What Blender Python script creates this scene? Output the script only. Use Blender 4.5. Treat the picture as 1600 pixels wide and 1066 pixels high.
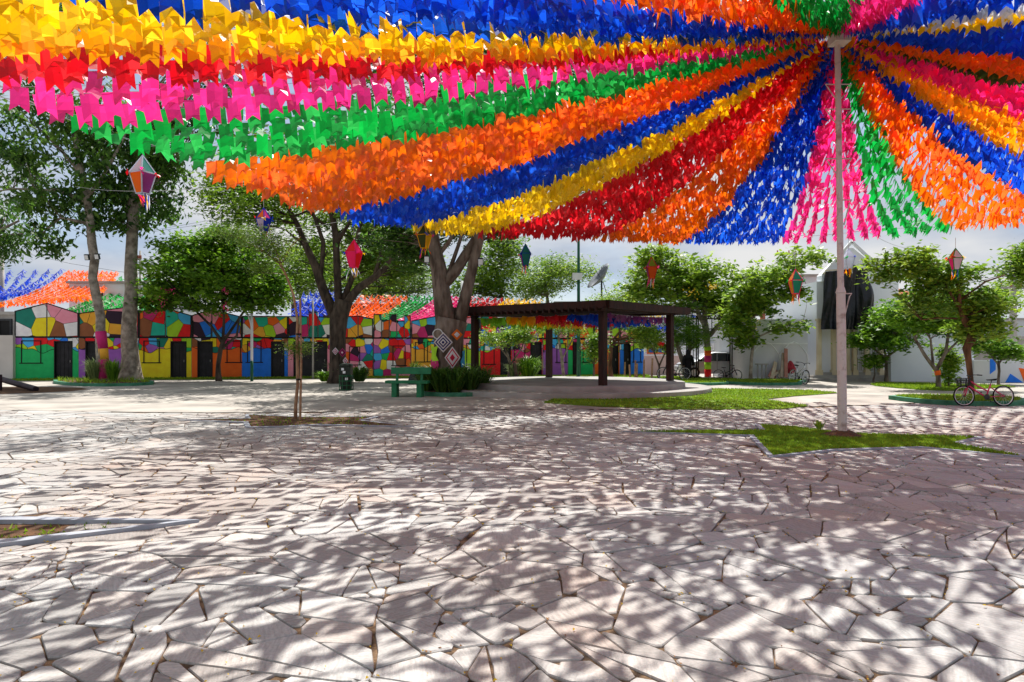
import bpy, math, random
import numpy as np
from mathutils import Vector, Matrix, Euler
R = math.radians
PI = math.pi
random.seed(7)
rng = np.random.default_rng(11)
S = bpy.context.scene
C = S.collection
for o in list(bpy.data.objects): bpy.data.objects.remove(o)

# ------------------------------------------------------------------ camera
F = 1067.0; H = 1.6; HY = 545.0          # focal length in photo pixels, eye height, horizon row
cam_d = bpy.data.cameras.new('camera'); cam = bpy.data.objects.new('camera', cam_d); C.objects.link(cam)
cam_d.sensor_width = 36; cam_d.lens = 36 * F / 1600
cam_d.shift_y = (HY - 533) / 1600
cam_d.clip_start = .05; cam_d.clip_end = 3000
cam.location = (0, 0, H); cam.rotation_euler = (R(90), 0, 0)
S.camera = cam
# ------------------------------------------------------------------ light
SUN_EL, SUN_AZ = R(57), R(6)             # azimuth measured from straight ahead (+Y) towards +X
w = bpy.data.worlds.new('World'); S.world = w; w.use_nodes = True
nt = w.node_tree; nt.nodes.clear()
out = nt.nodes.new('ShaderNodeOutputWorld'); bg = nt.nodes.new('ShaderNodeBackground')
sky = nt.nodes.new('ShaderNodeTexSky'); sky.sky_type = 'NISHITA'; sky.sun_disc = False
sky.sun_elevation = SUN_EL; sky.sun_rotation = SUN_AZ
bg.inputs['Strength'].default_value = .11
tc = nt.nodes.new('ShaderNodeTexCoord'); mp = nt.nodes.new('ShaderNodeMapping'); mp.inputs['Scale'].default_value = (1, 1, 2.6)
nz = nt.nodes.new('ShaderNodeTexNoise'); nz.inputs['Scale'].default_value = 2.1; nz.inputs['Detail'].default_value = 7; nz.inputs['Roughness'].default_value = .55
cr = nt.nodes.new('ShaderNodeValToRGB')
cr.color_ramp.elements[0].position = .3; cr.color_ramp.elements[0].color = (.45, .45, .45, 1)
cr.color_ramp.elements[1].position = .5; cr.color_ramp.elements[1].color = (1, 1, 1, 1)
cc = nt.nodes.new('ShaderNodeValToRGB')
cc.color_ramp.elements[0].position = .42; cc.color_ramp.elements[0].color = (.48, .58, .76, 1)
cc.color_ramp.elements[1].position = .57; cc.color_ramp.elements[1].color = (1.0, 1.0, 1.0, 1)
nz2 = nt.nodes.new('ShaderNodeTexNoise'); nz2.inputs['Scale'].default_value = 2.2; nz2.inputs['Detail'].default_value = 8
sc = nt.nodes.new('ShaderNodeVectorMath'); sc.operation = 'SCALE'; sc.inputs['Scale'].default_value = 4.7
mx = nt.nodes.new('ShaderNodeMix'); mx.data_type = 'RGBA'
L = nt.links.new
L(tc.outputs['Generated'], mp.inputs['Vector']); L(mp.outputs[0], nz.inputs['Vector']); L(mp.outputs[0], nz2.inputs['Vector'])
L(nz.outputs['Fac'], cr.inputs[0]); L(nz2.outputs['Fac'], cc.inputs[0]); L(cc.outputs[0], sc.inputs[0])
L(cr.outputs[0], mx.inputs[0]); L(sky.outputs[0], mx.inputs[6]); L(sc.outputs[0], mx.inputs[7])
L(mx.outputs[2], bg.inputs['Color']); L(bg.outputs[0], out.inputs['Surface'])
sd = bpy.data.lights.new('sun', 'SUN'); sd.energy = 5.0; sd.angle = R(.53); sd.color = (1, .965, .91)
sun = bpy.data.objects.new('sun', sd); C.objects.link(sun)
dv = Vector((math.sin(SUN_AZ) * math.cos(SUN_EL), math.cos(SUN_AZ) * math.cos(SUN_EL), math.sin(SUN_EL)))
sun.rotation_euler = (dv).to_track_quat('Z', 'Y').to_euler(); sun.location = (0, 30, 40)
S.view_settings.view_transform = 'Standard'; S.view_settings.look = 'None'
S.view_settings.gamma = 1; S.view_settings.use_curve_mapping = False
S.view_settings.exposure = .66
S.render.engine = 'CYCLES'
S.cycles.max_bounces = 8; S.cycles.transparent_max_bounces = 8

# ------------------------------------------------------------------ helpers
def hexc(h):
    v = [int(h[i:i + 2], 16) / 255 for i in (0, 2, 4)]
    return tuple((c / 12.92 if c <= .04045 else ((c + .055) / 1.055) ** 2.4) for c in v)
MATS = {}
def mat(name, col, col2=None, scale=4., rough=.8, bump=0., bscale=None, trans=0., metal=0., detail=6, tone=False, spec=.3, stretch=None, lo=.35, hi=.65):
    if name in MATS: return MATS[name]
    m = bpy.data.materials.new(name); m.use_nodes = True; MATS[name] = m
    n = m.node_tree; l = n.links.new; b = n.nodes['Principled BSDF']
    if isinstance(col, str): col = hexc(col)
    if isinstance(col2, str): col2 = hexc(col2)
    b.inputs['Roughness'].default_value = rough; b.inputs['Metallic'].default_value = metal
    b.inputs['Specular IOR Level'].default_value = spec
    b.inputs['Base Color'].default_value = (*col, 1)
    src = None
    if col2 is not None or bump:
        t = n.nodes.new('ShaderNodeTexCoord'); mpn = n.nodes.new('ShaderNodeMapping')
        if stretch: mpn.inputs['Scale'].default_value = stretch
        l(t.outputs['Object'], mpn.inputs['Vector'])
    if col2 is not None:
        z = n.nodes.new('ShaderNodeTexNoise'); z.inputs['Scale'].default_value = scale; z.inputs['Detail'].default_value = detail
        l(mpn.outputs[0], z.inputs['Vector'])
        mr = n.nodes.new('ShaderNodeMapRange'); mr.inputs[1].default_value = lo; mr.inputs[2].default_value = hi
        l(z.outputs['Fac'], mr.inputs[0])
        mix = n.nodes.new('ShaderNodeMix'); mix.data_type = 'RGBA'
        mix.inputs[6].default_value = (*col, 1); mix.inputs[7].default_value = (*col2, 1)
        if tone:
            a = n.nodes.new('ShaderNodeAttribute'); a.attribute_name = 'tone'; l(a.outputs['Fac'], mix.inputs[0])
        else: l(mr.outputs[0], mix.inputs[0])
        src = mix.outputs[2]; l(src, b.inputs['Base Color'])
    if bump:
        z2 = n.nodes.new('ShaderNodeTexNoise'); z2.inputs['Scale'].default_value = bscale or scale * 4; z2.inputs['Detail'].default_value = 8
        l(mpn.outputs[0], z2.inputs['Vector'])
        bp = n.nodes.new('ShaderNodeBump'); bp.inputs['Strength'].default_value = bump; bp.inputs['Distance'].default_value = .05
        l(z2.outputs['Fac'], bp.inputs['Height']); l(bp.outputs[0], b.inputs['Normal'])
    if trans:
        tr = n.nodes.new('ShaderNodeBsdfTranslucent'); tr.inputs['Color'].default_value = (*col, 1)
        if src is not None: l(src, tr.inputs['Color'])
        ms = n.nodes.new('ShaderNodeMixShader'); ms.inputs[0].default_value = trans
        l(b.outputs[0], ms.inputs[1]); l(tr.outputs[0], ms.inputs[2])
        l(ms.outputs[0], n.nodes['Material Output'].inputs['Surface'])
    return m

def wm(o):
    return (wm(o.parent) if o.parent else Matrix()) @ o.matrix_basis
def tag(o, label=None, cat=None, group=None, kind=None):
    if label: o['label'] = label
    if cat: o['category'] = cat
    if group: o['group'] = group
    if kind: o['kind'] = kind
    return o
def thing(name, label, cat, loc=(0, 0, 0), rz=0, group=None):
    o = bpy.data.objects.new(name, None); C.objects.link(o)
    o.empty_display_size = .2; o.location = loc; o.rotation_euler = (0, 0, rz)
    return tag(o, label, cat, group)
def copy_tree(o, parent=None):
    c = o.copy(); C.objects.link(c)
    if parent: c.parent = parent
    for ch in o.children: copy_tree(ch, c)
    return c

class MB:
    def __init__(s): s.v = []; s.f = []; s.m = []; s.tone = []
    def add(s, vs, fs, mi=0, tone=.5):
        b = len(s.v); s.v.extend([tuple(p) for p in vs])
        for f in fs: s.f.append([i + b for i in f]); s.m.append(mi); s.tone.append(tone)
        return s
    def box(s, c, d, rz=0, mi=0, M=None, tone=.5):
        x, y, z = d[0] / 2, d[1] / 2, d[2] / 2
        p = [Vector((a * x, b * y, e * z)) for a in (-1, 1) for b in (-1, 1) for e in (-1, 1)]
        m = Matrix.Translation(c) @ Matrix.Rotation(rz, 4, 'Z')
        if M is not None: m = m @ M
        p = [m @ q for q in p]
        return s.add(p, [(0, 1, 3, 2), (4, 6, 7, 5), (0, 4, 5, 1), (2, 3, 7, 6), (0, 2, 6, 4), (1, 5, 7, 3)], mi, tone)
    def bar(s, a, b, w, h=None, mi=0, up=(0, 0, 1), tone=.5):
        a = Vector(a); b = Vector(b); h = h or w; d = b - a
        if d.length < 1e-6: return s
        z = d.normalized(); u = Vector(up)
        if abs(z.dot(u)) > .98: u = Vector((0, 1, 0))
        x = z.cross(u).normalized(); y = x.cross(z)
        p = []
        for e in (a, b):
            for i, j in ((-1, -1), (1, -1), (1, 1), (-1, 1)): p.append(e + x * i * w / 2 + y * j * h / 2)
        return s.add(p, [(0, 3, 2, 1), (4, 5, 6, 7), (0, 1, 5, 4), (1, 2, 6, 5), (2, 3, 7, 6), (3, 0, 4, 7)], mi, tone)
    def tube(s, pts, rs, n=8, mi=0, closed=False, tone=.5, wob=0):
        pts = [Vector(p) for p in pts]
        if not hasattr(rs, '__len__'): rs = [rs] * len(pts)
        k = len(pts); vs = []; u = None
        for i, p in enumerate(pts):
            if closed: d = pts[(i + 1) % k] - pts[i - 1]
            else: d = pts[min(i + 1, k - 1)] - pts[max(i - 1, 0)]
            d.normalize()
            if u is None:
                u = d.orthogonal().normalized()
            u = (u - d * u.dot(d)); u = u.normalized() if u.length > 1e-5 else d.orthogonal().normalized()
            v = d.cross(u)
            for j in range(n):
                a = 2 * PI * j / n; rr = rs[i] * (1 + (random.uniform(-wob, wob) if wob else 0))
                vs.append(p + (u * math.cos(a) + v * math.sin(a)) * rr)
        fs = []
        for i in range(k if closed else k - 1):
            a, b = i * n, ((i + 1) % k) * n
            for j in range(n): fs.append((a + j, a + (j + 1) % n, b + (j + 1) % n, b + j))
        if not closed: fs.append(tuple(range(n - 1, -1, -1))); fs.append(tuple((k - 1) * n + j for j in range(n)))
        return s.add(vs, fs, mi, tone)
    def lathe(s, prof, c=(0, 0, 0), n=16, mi=0, axis=None):
        m = Matrix.Translation(c) @ (axis or Matrix())
        vs = [m @ Vector((r * math.cos(2 * PI * j / n), r * math.sin(2 * PI * j / n), z)) for r, z in prof for j in range(n)]
        fs = []
        for i in range(len(prof) - 1):
            for j in range(n): fs.append((i * n + j, i * n + (j + 1) % n, (i + 1) * n + (j + 1) % n, (i + 1) * n + j))
        if prof[0][0] > 1e-4: fs.append(tuple(range(n - 1, -1, -1)))
        if prof[-1][0] > 1e-4: fs.append(tuple((len(prof) - 1) * n + j for j in range(n)))
        return s.add(vs, fs, mi)
    def prism(s, poly, z0, z1, mi=0, bottom=False):     # poly in XY, counter-clockwise
        n = len(poly)
        vs = [(x, y, z0) for x, y in poly] + [(x, y, z1) for x, y in poly]
        fs = [tuple(range(n, 2 * n))] + [(i, (i + 1) % n, n + (i + 1) % n, n + i) for i in range(n)]
        if bottom: fs.append(tuple(range(n - 1, -1, -1)))
        return s.add(vs, fs, mi)
    def xz(s, poly, y0, y1, mi=0, tone=.5):             # poly in XZ, ccw seen from -Y; front at y0
        n = len(poly)
        vs = [(x, y0, z) for x, z in poly] + [(x, y1, z) for x, z in poly]
        fs = [tuple(range(n))] + [tuple(range(2 * n - 1, n - 1, -1))] + [((i + 1) % n, i, n + i, n + (i + 1) % n) for i in range(n)]
        return s.add(vs, fs, mi, tone)
    def build(s, name, mats, parent=None, world=True, smooth=False, tone=False, auto=False):
        me = bpy.data.meshes.new(name)
        vs = s.v
        if parent is not None and world:
            im = wm(parent).inverted(); vs = [tuple(im @ Vector(p)) for p in vs]
        me.from_pydata(vs, [], s.f); 
        if not isinstance(mats, (list, tuple)): mats = [mats]
        for m in mats: me.materials.append(m)
        if len(mats) > 1: me.polygons.foreach_set('material_index', s.m)
        if tone:
            a = me.attributes.new('tone', 'FLOAT', 'FACE'); a.data.foreach_set('value', s.tone)
        me.update()
        if smooth: me.polygons.foreach_set('use_smooth', [True] * len(me.polygons))
        if auto:
            me.polygons.foreach_set('use_smooth', [True] * len(me.polygons)); me.set_sharp_from_angle(angle=R(40))
        o = bpy.data.objects.new(name, me); C.objects.link(o)
        if parent is not None: o.parent = parent
        return o

def G(px, py):                # photo pixel on the ground -> ground point
    d = F * H / (py - HY); return ((px - 800) / F * d, d)
def W(px, py, d):             # photo pixel at distance d -> point
    return Vector(((px - 800) / F * d, d, H - (py - HY) / F * d))
def area(p): return .5 * sum(p[i][0] * p[(i + 1) % len(p)][1] - p[(i + 1) % len(p)][0] * p[i][1] for i in range(len(p)))
def ccw(p): return p if area(p) > 0 else p[::-1]
def clip(poly, a, b, c):      # keep a*x+b*y<=c
    o = []; n = len(poly)
    for i in range(n):
        p, q = poly[i], poly[(i + 1) % n]
        dp, dq = a * p[0] + b * p[1] - c, a * q[0] + b * q[1] - c
        if dp <= 0: o.append(p)
        if (dp < 0 < dq) or (dq < 0 < dp):
            t = dp / (dp - dq); o.append((p[0] + (q[0] - p[0]) * t, p[1] + (q[1] - p[1]) * t))
    return o
def clip_poly(poly, conv):
    conv = ccw(conv)
    for i in range(len(conv)):
        p, q = conv[i], conv[(i + 1) % len(conv)]
        a, b = (q[1] - p[1]), -(q[0] - p[0])
        poly = clip(poly, a, b, a * p[0] + b * p[1])
        if len(poly) < 3: return []
    return poly
def inset(poly, d):
    src = ccw(poly); out_ = src
    for i in range(len(src)):
        p, q = src[i], src[(i + 1) % len(src)]
        a, b = (q[1] - p[1]), -(q[0] - p[0]); ln = math.hypot(a, b)
        if ln < 1e-6: continue
        a /= ln; b /= ln
        out_ = clip(out_, a, b, a * p[0] + b * p[1] - d)
        if len(out_) < 3: return []
    return out_
def inside(p, poly):
    x, y = p; r = False; n = len(poly)
    for i in range(n):
        (x0, y0), (x1, y1) = poly[i], poly[i - 1]
        if (y0 > y) != (y1 > y) and x < (x1 - x0) * (y - y0) / (y1 - y0) + x0: r = not r
    return r

# ------------------------------------------------------------------ materials
def stone_mat():
    m = bpy.data.materials.new('flagstone'); m.use_nodes = True; n = m.node_tree; l = n.links.new; b = n.nodes['Principled BSDF']
    t = n.nodes.new('ShaderNodeTexCoord'); a = n.nodes.new('ShaderNodeAttribute'); a.attribute_name = 'tone'
    rot = n.nodes.new('ShaderNodeVectorRotate'); rot.rotation_type = 'Z_AXIS'
    ma = n.nodes.new('ShaderNodeMath'); ma.operation = 'MULTIPLY'; ma.inputs[1].default_value = 40
    l(a.outputs['Fac'], ma.inputs[0]); l(t.outputs['Object'], rot.inputs['Vector']); l(ma.outputs[0], rot.inputs['Angle'])
    mp1 = n.nodes.new('ShaderNodeMapping'); mp1.inputs['Scale'].default_value = (1, 7, 1); l(rot.outputs[0], mp1.inputs['Vector'])
    z = n.nodes.new('ShaderNodeTexNoise'); z.inputs['Scale'].default_value = 7; z.inputs['Detail'].default_value = 8; z.inputs['Roughness'].default_value = .65
    l(mp1.outputs[0], z.inputs['Vector'])
    z3 = n.nodes.new('ShaderNodeTexNoise'); z3.inputs['Scale'].default_value = .35; z3.inputs['Detail'].default_value = 4; l(t.outputs['Object'], z3.inputs['Vector'])
    zs = n.nodes.new('ShaderNodeTexNoise'); zs.inputs['Scale'].default_value = 55; zs.inputs['Detail'].default_value = 4; l(t.outputs['Object'], zs.inputs['Vector'])
    ramp = n.nodes.new('ShaderNodeValToRGB'); e = ramp.color_ramp.elements
    e[0].position = 0; e[0].color = (.31, .295, .28, 1); e[1].position = 1; e[1].color = (.58, .575, .55, 1)
    for p, c in ((.2, (.43, .425, .405, 1)), (.45, (.50, .495, .475, 1)), (.62, (.35, .33, .315, 1)), (.8, (.54, .53, .50, 1)), (.93, (.42, .36, .32, 1))):
        k = e.new(p); k.color = c
    l(a.outputs['Fac'], ramp.inputs[0])
    g = n.nodes.new('ShaderNodeMapRange'); g.inputs[1].default_value = .3; g.inputs[2].default_value = .7; g.inputs[3].default_value = .62; g.inputs[4].default_value = 1.02
    l(z.outputs['Fac'], g.inputs[0])
    g2 = n.nodes.new('ShaderNodeMapRange'); g2.inputs[1].default_value = .35; g2.inputs[2].default_value = .65; g2.inputs[3].default_value = .9; g2.inputs[4].default_value = 1.08
    l(zs.outputs['Fac'], g2.inputs[0])
    mm = n.nodes.new('ShaderNodeMath'); mm.operation = 'MULTIPLY'; l(g.outputs[0], mm.inputs[0]); l(g2.outputs[0], mm.inputs[1])
    vs = n.nodes.new('ShaderNodeVectorMath'); vs.operation = 'SCALE'; l(ramp.outputs[0], vs.inputs[0]); l(mm.outputs[0], vs.inputs['Scale'])
    pk = n.nodes.new('ShaderNodeMix'); pk.data_type = 'RGBA'; pk.blend_type = 'MULTIPLY'; pk.inputs[7].default_value = (.95, .845, .79, 1)
    g3 = n.nodes.new('ShaderNodeMapRange'); g3.inputs[1].default_value = .42; g3.inputs[2].default_value = .62; l(z3.outputs['Fac'], g3.inputs[0])
    l(g3.outputs[0], pk.inputs[0]); l(vs.outputs[0], pk.inputs[6]); l(pk.outputs[2], b.inputs['Base Color'])
    b.inputs['Roughness'].default_value = .72; b.inputs['Specular IOR Level'].default_value = .35
    ad = n.nodes.new('ShaderNodeMath'); ad.operation = 'MULTIPLY_ADD'; ad.inputs[1].default_value = .3; l(zs.outputs['Fac'], ad.inputs[0]); l(z.outputs['Fac'], ad.inputs[2])
    bp = n.nodes.new('ShaderNodeBump'); bp.inputs['Strength'].default_value = .45; bp.inputs['Distance'].default_value = .012
    l(ad.outputs[0], bp.inputs['Height']); l(bp.outputs[0], b.inputs['Normal'])
    return m
STONE = stone_mat()
JOINT = mat('joint_soil', '3a2a1e', '8a6e52', 9, .95, .6, 40)
CONC = mat('plaza_concrete', '8f8881', 'b3aca2', .8, .9, .3, 30)
GROUND = mat('open_ground', '77725f', '8f8778', .2, .95)
GRASS = mat('grass_soil', '5a5a24', '6f9a1c', 1.6, .95, .6, 40)
BLADE = mat('grass_blade', (.11, .22, .012), (.34, .48, .03), tone=True, rough=.7, trans=.45)
SOIL = mat('bed_soil', '45301f', '6e4e34', 6, .95, .8, 30)
KGREEN = mat('kerb_green_paint', '2a6a4c', '47866a', 3, .7, .2)
KGREY = mat('kerb_grey', '8b9099', 'a5a9b0', 4, .85, .2)
BLACK = mat('black_paint', '0c0c0d', None, rough=.6)
DARKWOOD = mat('dark_wood', '1e0c08', '3a1810', 5, .65, .3, 20, stretch=(1, 1, .3))
WHITEW = mat('white_wall', 'd0d5dd', 'dfe2e6', .6, .9, .15, 8)
CREAM = mat('cream_trim', 'cbbd9a', 'd8cdb0', 2, .85)
GREYC = mat('grey_concrete', '8f8c88', 'aaa7a2', 1.2, .9, .2)
PINKW = mat('pink_wall', 'b59a9a', 'c4acaa', .7, .9)
TILE = mat('roof_tile', '9a4f33', 'c07a55', 3, .85, .3)
BRICK = mat('raw_brick', '8a4c3a', 'a5654d', 4, .9, .4)
GREYMET = mat('dark_metal', '2a2c2f', '3a3d40', 8, .5, metal=.4)
WHITEP = mat('white_paint', 'cfd3d6', 'e1e3e4', 3, .6)
GLASS = mat('dark_glass', '1c2730', None, rough=.12, spec=.8)
CABLE = mat('cable', '2b2b2e', None, rough=.7)
WIRE = mat('pale_wire', 'b8b8b8', None, rough=.6)
BARK = mat('bark_grey', '4c4139', '8d8276', 5, .95, 1., 14, stretch=(1, 1, .35))
BARKP = mat('bark_pale', '6d6459', 'a79d90', 4, .95, .9, 12)
BARKB = mat('bark_brown', '4a3424', '7c5a42', 5, .95, 1., 14, stretch=(1, 1, .3))
BARKD = mat('bark_dark', '2e2620', '5a4d42', 5, .95, 1., 12, stretch=(1, 1, .35))
def leafm(name, a, b, tr=.5): return mat(name, a, b, tone=True, rough=.5, trans=tr, spec=.4)
L_DARK = leafm('leaf_dark', (.022, .075, .012), (.15, .30, .035))
L_MID = leafm('leaf_mid', (.09, .20, .018), (.42, .58, .05))
L_YEL = leafm('leaf_yellow_green', (.08, .18, .012), (.33, .50, .04))
L_LUSH = leafm('leaf_lush', (.05, .15, .010), (.30, .54, .03))
L_OLIVE = leafm('leaf_olive', (.06, .13, .015), (.28, .44, .045))

# ------------------------------------------------------------------ ground
g = MB(); g.add([(-900, -60, -.09), (900, -60, -.09), (900, 1500, -.09), (-900, 1500, -.09)], [(0, 1, 2, 3)])
tag(g.build('ground', GROUND), kind='structure')
def edge_y(x): return 17.6 + .5 * math.sin(x * .35 + 1) + max(0, (x - 4)) * .38
g = MB(); xs = [-45 + i * 1.5 for i in range(61)]
vs = []; fs = []
for x in xs: vs += [(x, edge_y(x), .004), (x, 75, .004)]
for i in range(60): fs.append((2 * i, 2 * i + 2, 2 * i + 3, 2 * i + 1))
g.add(vs, fs); tag(g.build('plaza_floor', CONC), kind='structure')

# beds cut into the paving (ground polygons)
STAR_R = [G(*p) for p in ((978, 675), (1178, 681), (1208, 713), (1300, 703), (1440, 699), (1596, 714), (1486, 693), (1526, 684), (1320, 679), (1240, 668), (1188, 665), (1198, 674))]
STAR_M = [G(*p) for p in ((285, 657), (388, 660), (392, 668), (440, 667), (500, 664), (640, 667), (560, 658), (585, 652), (470, 653), (388, 649), (392, 655))]
STAR_L = [(-8.2, 5.2), (-5.7, 5.55), (-4.05, 6.15), (-2.95, 6.65), (-4.35, 6.6), (-5.6, 6.7), (-7.6, 6.85), (-8.4, 6.4)]
STAR_L = [G(-160, 870), G(0, 849), G(285, 818), G(0, 817), G(-160, 815)]
HOLES = [ccw(STAR_R), ccw(STAR_M), ccw(STAR_L)]

# crazy paving: split a field of ground into irregular slabs
pav = MB()
vs = []; fs = []
for x in xs: vs += [(x, -3, -.014), (x, edge_y(x) + .1, -.014)]
for i in range(60): fs.append((2 * i, 2 * i + 2, 2 * i + 3, 2 * i + 1))
pav.add(vs, fs)
pave = pav.build('stone_pavement', JOINT); tag(pave, kind='structure')
rs = random.Random(3)
def split(p, out_):
    A = abs(area(p)); cx = sum(q[0] for q in p) / len(p); cy = sum(q[1] for q in p) / len(p)
    if A < split.target(cx, cy) * math.exp(rs.gauss(0, .8)) or A < .02: out_.append(p); return
    # principal direction
    sxx = sum((q[0] - cx) ** 2 for q in p); syy = sum((q[1] - cy) ** 2 for q in p); sxy = sum((q[0] - cx) * (q[1] - cy) for q in p)
    syy *= 1.2
    th = .5 * math.atan2(2 * sxy, sxx - syy) + rs.gauss(0, .75)
    a, b = math.cos(th), math.sin(th); ts = [a * q[0] + b * q[1] for q in p]
    lo, hi = min(ts), max(ts); c = lo + (hi - lo) * rs.uniform(.3, .7)
    p1, p2 = clip(p, a, b, c), clip(p, -a, -b, -c)
    if len(p1) < 3 or len(p2) < 3 or abs(area(p1)) < .004 or abs(area(p2)) < .004: out_.append(p); return
    split(p1, out_); split(p2, out_)
split.target = lambda x, y: .13
AX, AY = .98, .5
sites = {}
for bx in range(-30, 36):
    for by in range(0, 52):
        sites[(bx, by)] = ((bx + rs.uniform(.0, 1)) * AX, (by + rs.uniform(.0, 1)) * AY - .2)
cells = []
for (bx, by), p in sites.items():
    if abs(p[0]) > .85 * (p[1] + 2.3) + 4.0 or by > 46: continue
    c = [(p[0] - 2.5, p[1] - 2), (p[0] + 2.5, p[1] - 2), (p[0] + 2.5, p[1] + 2), (p[0] - 2.5, p[1] + 2)]
    for ix in range(-2, 3):
        for iy in range(-2, 3):
            q = sites.get((bx + ix, by + iy))
            if q is None or q is p: continue
            a_, b_ = q[0] - p[0], q[1] - p[1]; c = clip(c, a_, b_, a_ * (p[0] + q[0]) / 2 + b_ * (p[1] + q[1]) / 2)
            if len(c) < 3: break
        if len(c) < 3: break
    if len(c) >= 3: cells.append(c)
# shear the base grid by a smooth warp so no straight grid lines survive
def warp(q):
    x, y = q
    return (x + .34 * math.sin(y * .9 + x * .33) + .06 * math.sin(y * 2.9 + 1), y + .26 * math.sin(x * .8 + 2) + .05 * math.sin(x * 2.6 + y * .9))
slabs = []
for c in cells:
    split(c, slabs)
stones = []
for p in slabs:
    q = []
    p = inset(p, rs.uniform(.002, .007) if p[0][1] < 8 else .008)
    if len(p) < 3 or abs(area(p)) < .003: continue
    n = len(p)
    for i in range(n):
        a, b = p[i], p[(i + 1) % n]; ln = math.dist(a, b); k = max(1, int(ln / .45))
        for j in range(k): q.append((a[0] + (b[0] - a[0]) * j / k, a[1] + (b[1] - a[1]) * j / k))
    q = [warp(z) for z in q]
    # insets by shrinking each edge (approximately convex after the warp)
    cx = sum(z[0] for z in q) / len(q); cy = sum(z[1] for z in q) / len(q)
    if cy > edge_y(cx) - .1 or cy < .8: continue
    if any(inside((cx, cy), hgl) for hgl in HOLES): continue
    cut = []                                         # knock corners off, chip the edges
    n = len(q)
    for i in range(n):
        a, b, c = q[i - 1], q[i], q[(i + 1) % n]
        if rs.random() < .8:
            t = rs.uniform(.05, .30)
            la, lc = math.dist(a, b), math.dist(b, c)
            ta = min(.3, t * .25 / max(la, .01)); tc_ = min(.3, t * .25 / max(lc, .01))
            cut.append((b[0] + (a[0] - b[0]) * ta, b[1] + (a[1] - b[1]) * ta)); cut.append((b[0] + (c[0] - b[0]) * tc_, b[1] + (c[1] - b[1]) * tc_))
        else: cut.append(b)
    q2 = []
    n = len(cut); step = .2 if cy < 8 else .45
    for i in range(n):
        a, b = cut[i], cut[(i + 1) % n]; ln = math.dist(a, b)
        if ln < .004: continue
        k = max(1, int(ln / step)); nx, ny = -(b[1] - a[1]) / ln, (b[0] - a[0]) / ln
        q2.append(a)
        for j in range(1, k):
            t = (j + rs.uniform(-.3, .3)) / k; e = rs.uniform(-.003, .011)
            q2.append((a[0] + (b[0] - a[0]) * t + nx * e, a[1] + (b[1] - a[1]) * t + ny * e))
    stones.append((cx, cy, q2))
def stone_geo(mb, cx, cy, q):
    z0 = rs.uniform(-.004, .003); sx, sy = rs.gauss(0, .006), rs.gauss(0, .006)
    n = len(q); sh = 1 - .010 / max(.08, math.sqrt(abs(area(q))))
    top = [((x - cx) * sh + cx, (y - cy) * sh + cy, z0 + (x - cx) * sx + (y - cy) * sy) for x, y in q]
    mid = [(x, y, z0 - .007 + (x - cx) * sx + (y - cy) * sy) for x, y in q]
    bot = [(x, y, -.03) for x, y in q]
    fs = [tuple(range(n))] + [(n + i, n + (i + 1) % n, (i + 1) % n, i) for i in range(n)] + [(2 * n + i, 2 * n + (i + 1) % n, n + (i + 1) % n, n + i) for i in range(n)]
    mb.add(top + mid + bot, fs, 0, rs.random())
def vis(cx, cy):
    return cy > 3.2 and abs(cx) < .75 * cy + .15
stones.sort(key=lambda s: -(abs(area(s[2])) / s[1] ** 3 if vis(s[0], s[1]) else -s[1]))
rest = MB()
for i, (cx, cy, q) in enumerate(stones):
    if i < 300:
        m = MB(); stone_geo(m, cx, cy, q); m.build('paving_stone', STONE, pave, tone=True)
    else: stone_geo(rest, cx, cy, q)
tag(rest.build('paving_stones', STONE, pave, tone=True), kind='stuff')

def blades(poly, n, hgt, parent, z=.03, name='grass', m=None, wdt=.012, lean=.5):
    xs_ = [p[0] for p in poly]; ys_ = [p[1] for p in poly]; b = MB(); k = 0; tries = 0
    while k < n and tries < n * 12:
        tries += 1
        p = (random.uniform(min(xs_), max(xs_)), random.uniform(min(ys_), max(ys_)))
        if not inside(p, poly): continue
        k += 1; a = random.uniform(0, PI); hh = hgt * random.uniform(.5, 1.3); ww = wdt * random.uniform(.7, 1.4)
        dx, dy = math.cos(a) * ww, math.sin(a) * ww; lx, ly = random.gauss(0, lean) * hh, random.gauss(0, lean) * hh
        f_ = .5 + .5 * math.sin(p[0] * 1.9 + 3 * math.sin(p[1] * 1.3)) * math.sin(p[1] * 3.1 + p[0] * .7)
        if random.random() < .75 * max(0, .35 - f_) / .35: continue
        b.add([(p[0] - dx, p[1] - dy, z), (p[0] + dx, p[1] + dy, z), (p[0] + lx, p[1] + ly, z + hh)], [(0, 1, 2)], 0, min(1, random.random() * .5 + .5 * f_))
    return tag(b.build(name, m or BLADE, parent, tone=True), kind='stuff')
def kerb(mb, poly, wdt, z0, z1, closed=True):
    n = len(poly); poly = ccw(poly)
    cx = sum(p[0] for p in poly) / n; cy = sum(p[1] for p in poly) / n
    nrm = []
    for i in range(n):
        a, b, c = Vector(poly[i - 1]), Vector(poly[i]), Vector(poly[(i + 1) % n])
        d1 = (b - a).normalized(); d2 = (c - b).normalized(); n1 = Vector((d1.y, -d1.x)); n2 = Vector((d2.y, -d2.x)); m = n1 + n2
        m = m / max(.45, m.dot(n1)) if m.length > 1e-3 else n1
        nrm.append(m)
    vs = []
    for p, m in zip(poly, nrm):
        q = (p[0] + m.x * wdt, p[1] + m.y * wdt)
        vs += [(p[0], p[1], z0), (p[0], p[1], z1), (q[0], q[1], z1), (q[0], q[1], z0)]
    fs = []
    for i in range(n):
        a, b = 4 * i, 4 * ((i + 1) % n)
        fs += [(a, a + 1, b + 1, b), (a + 1, a + 2, b + 2, b + 1), (a + 2, a + 3, b + 3, b + 2)]
    mb.add(vs, fs)
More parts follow.
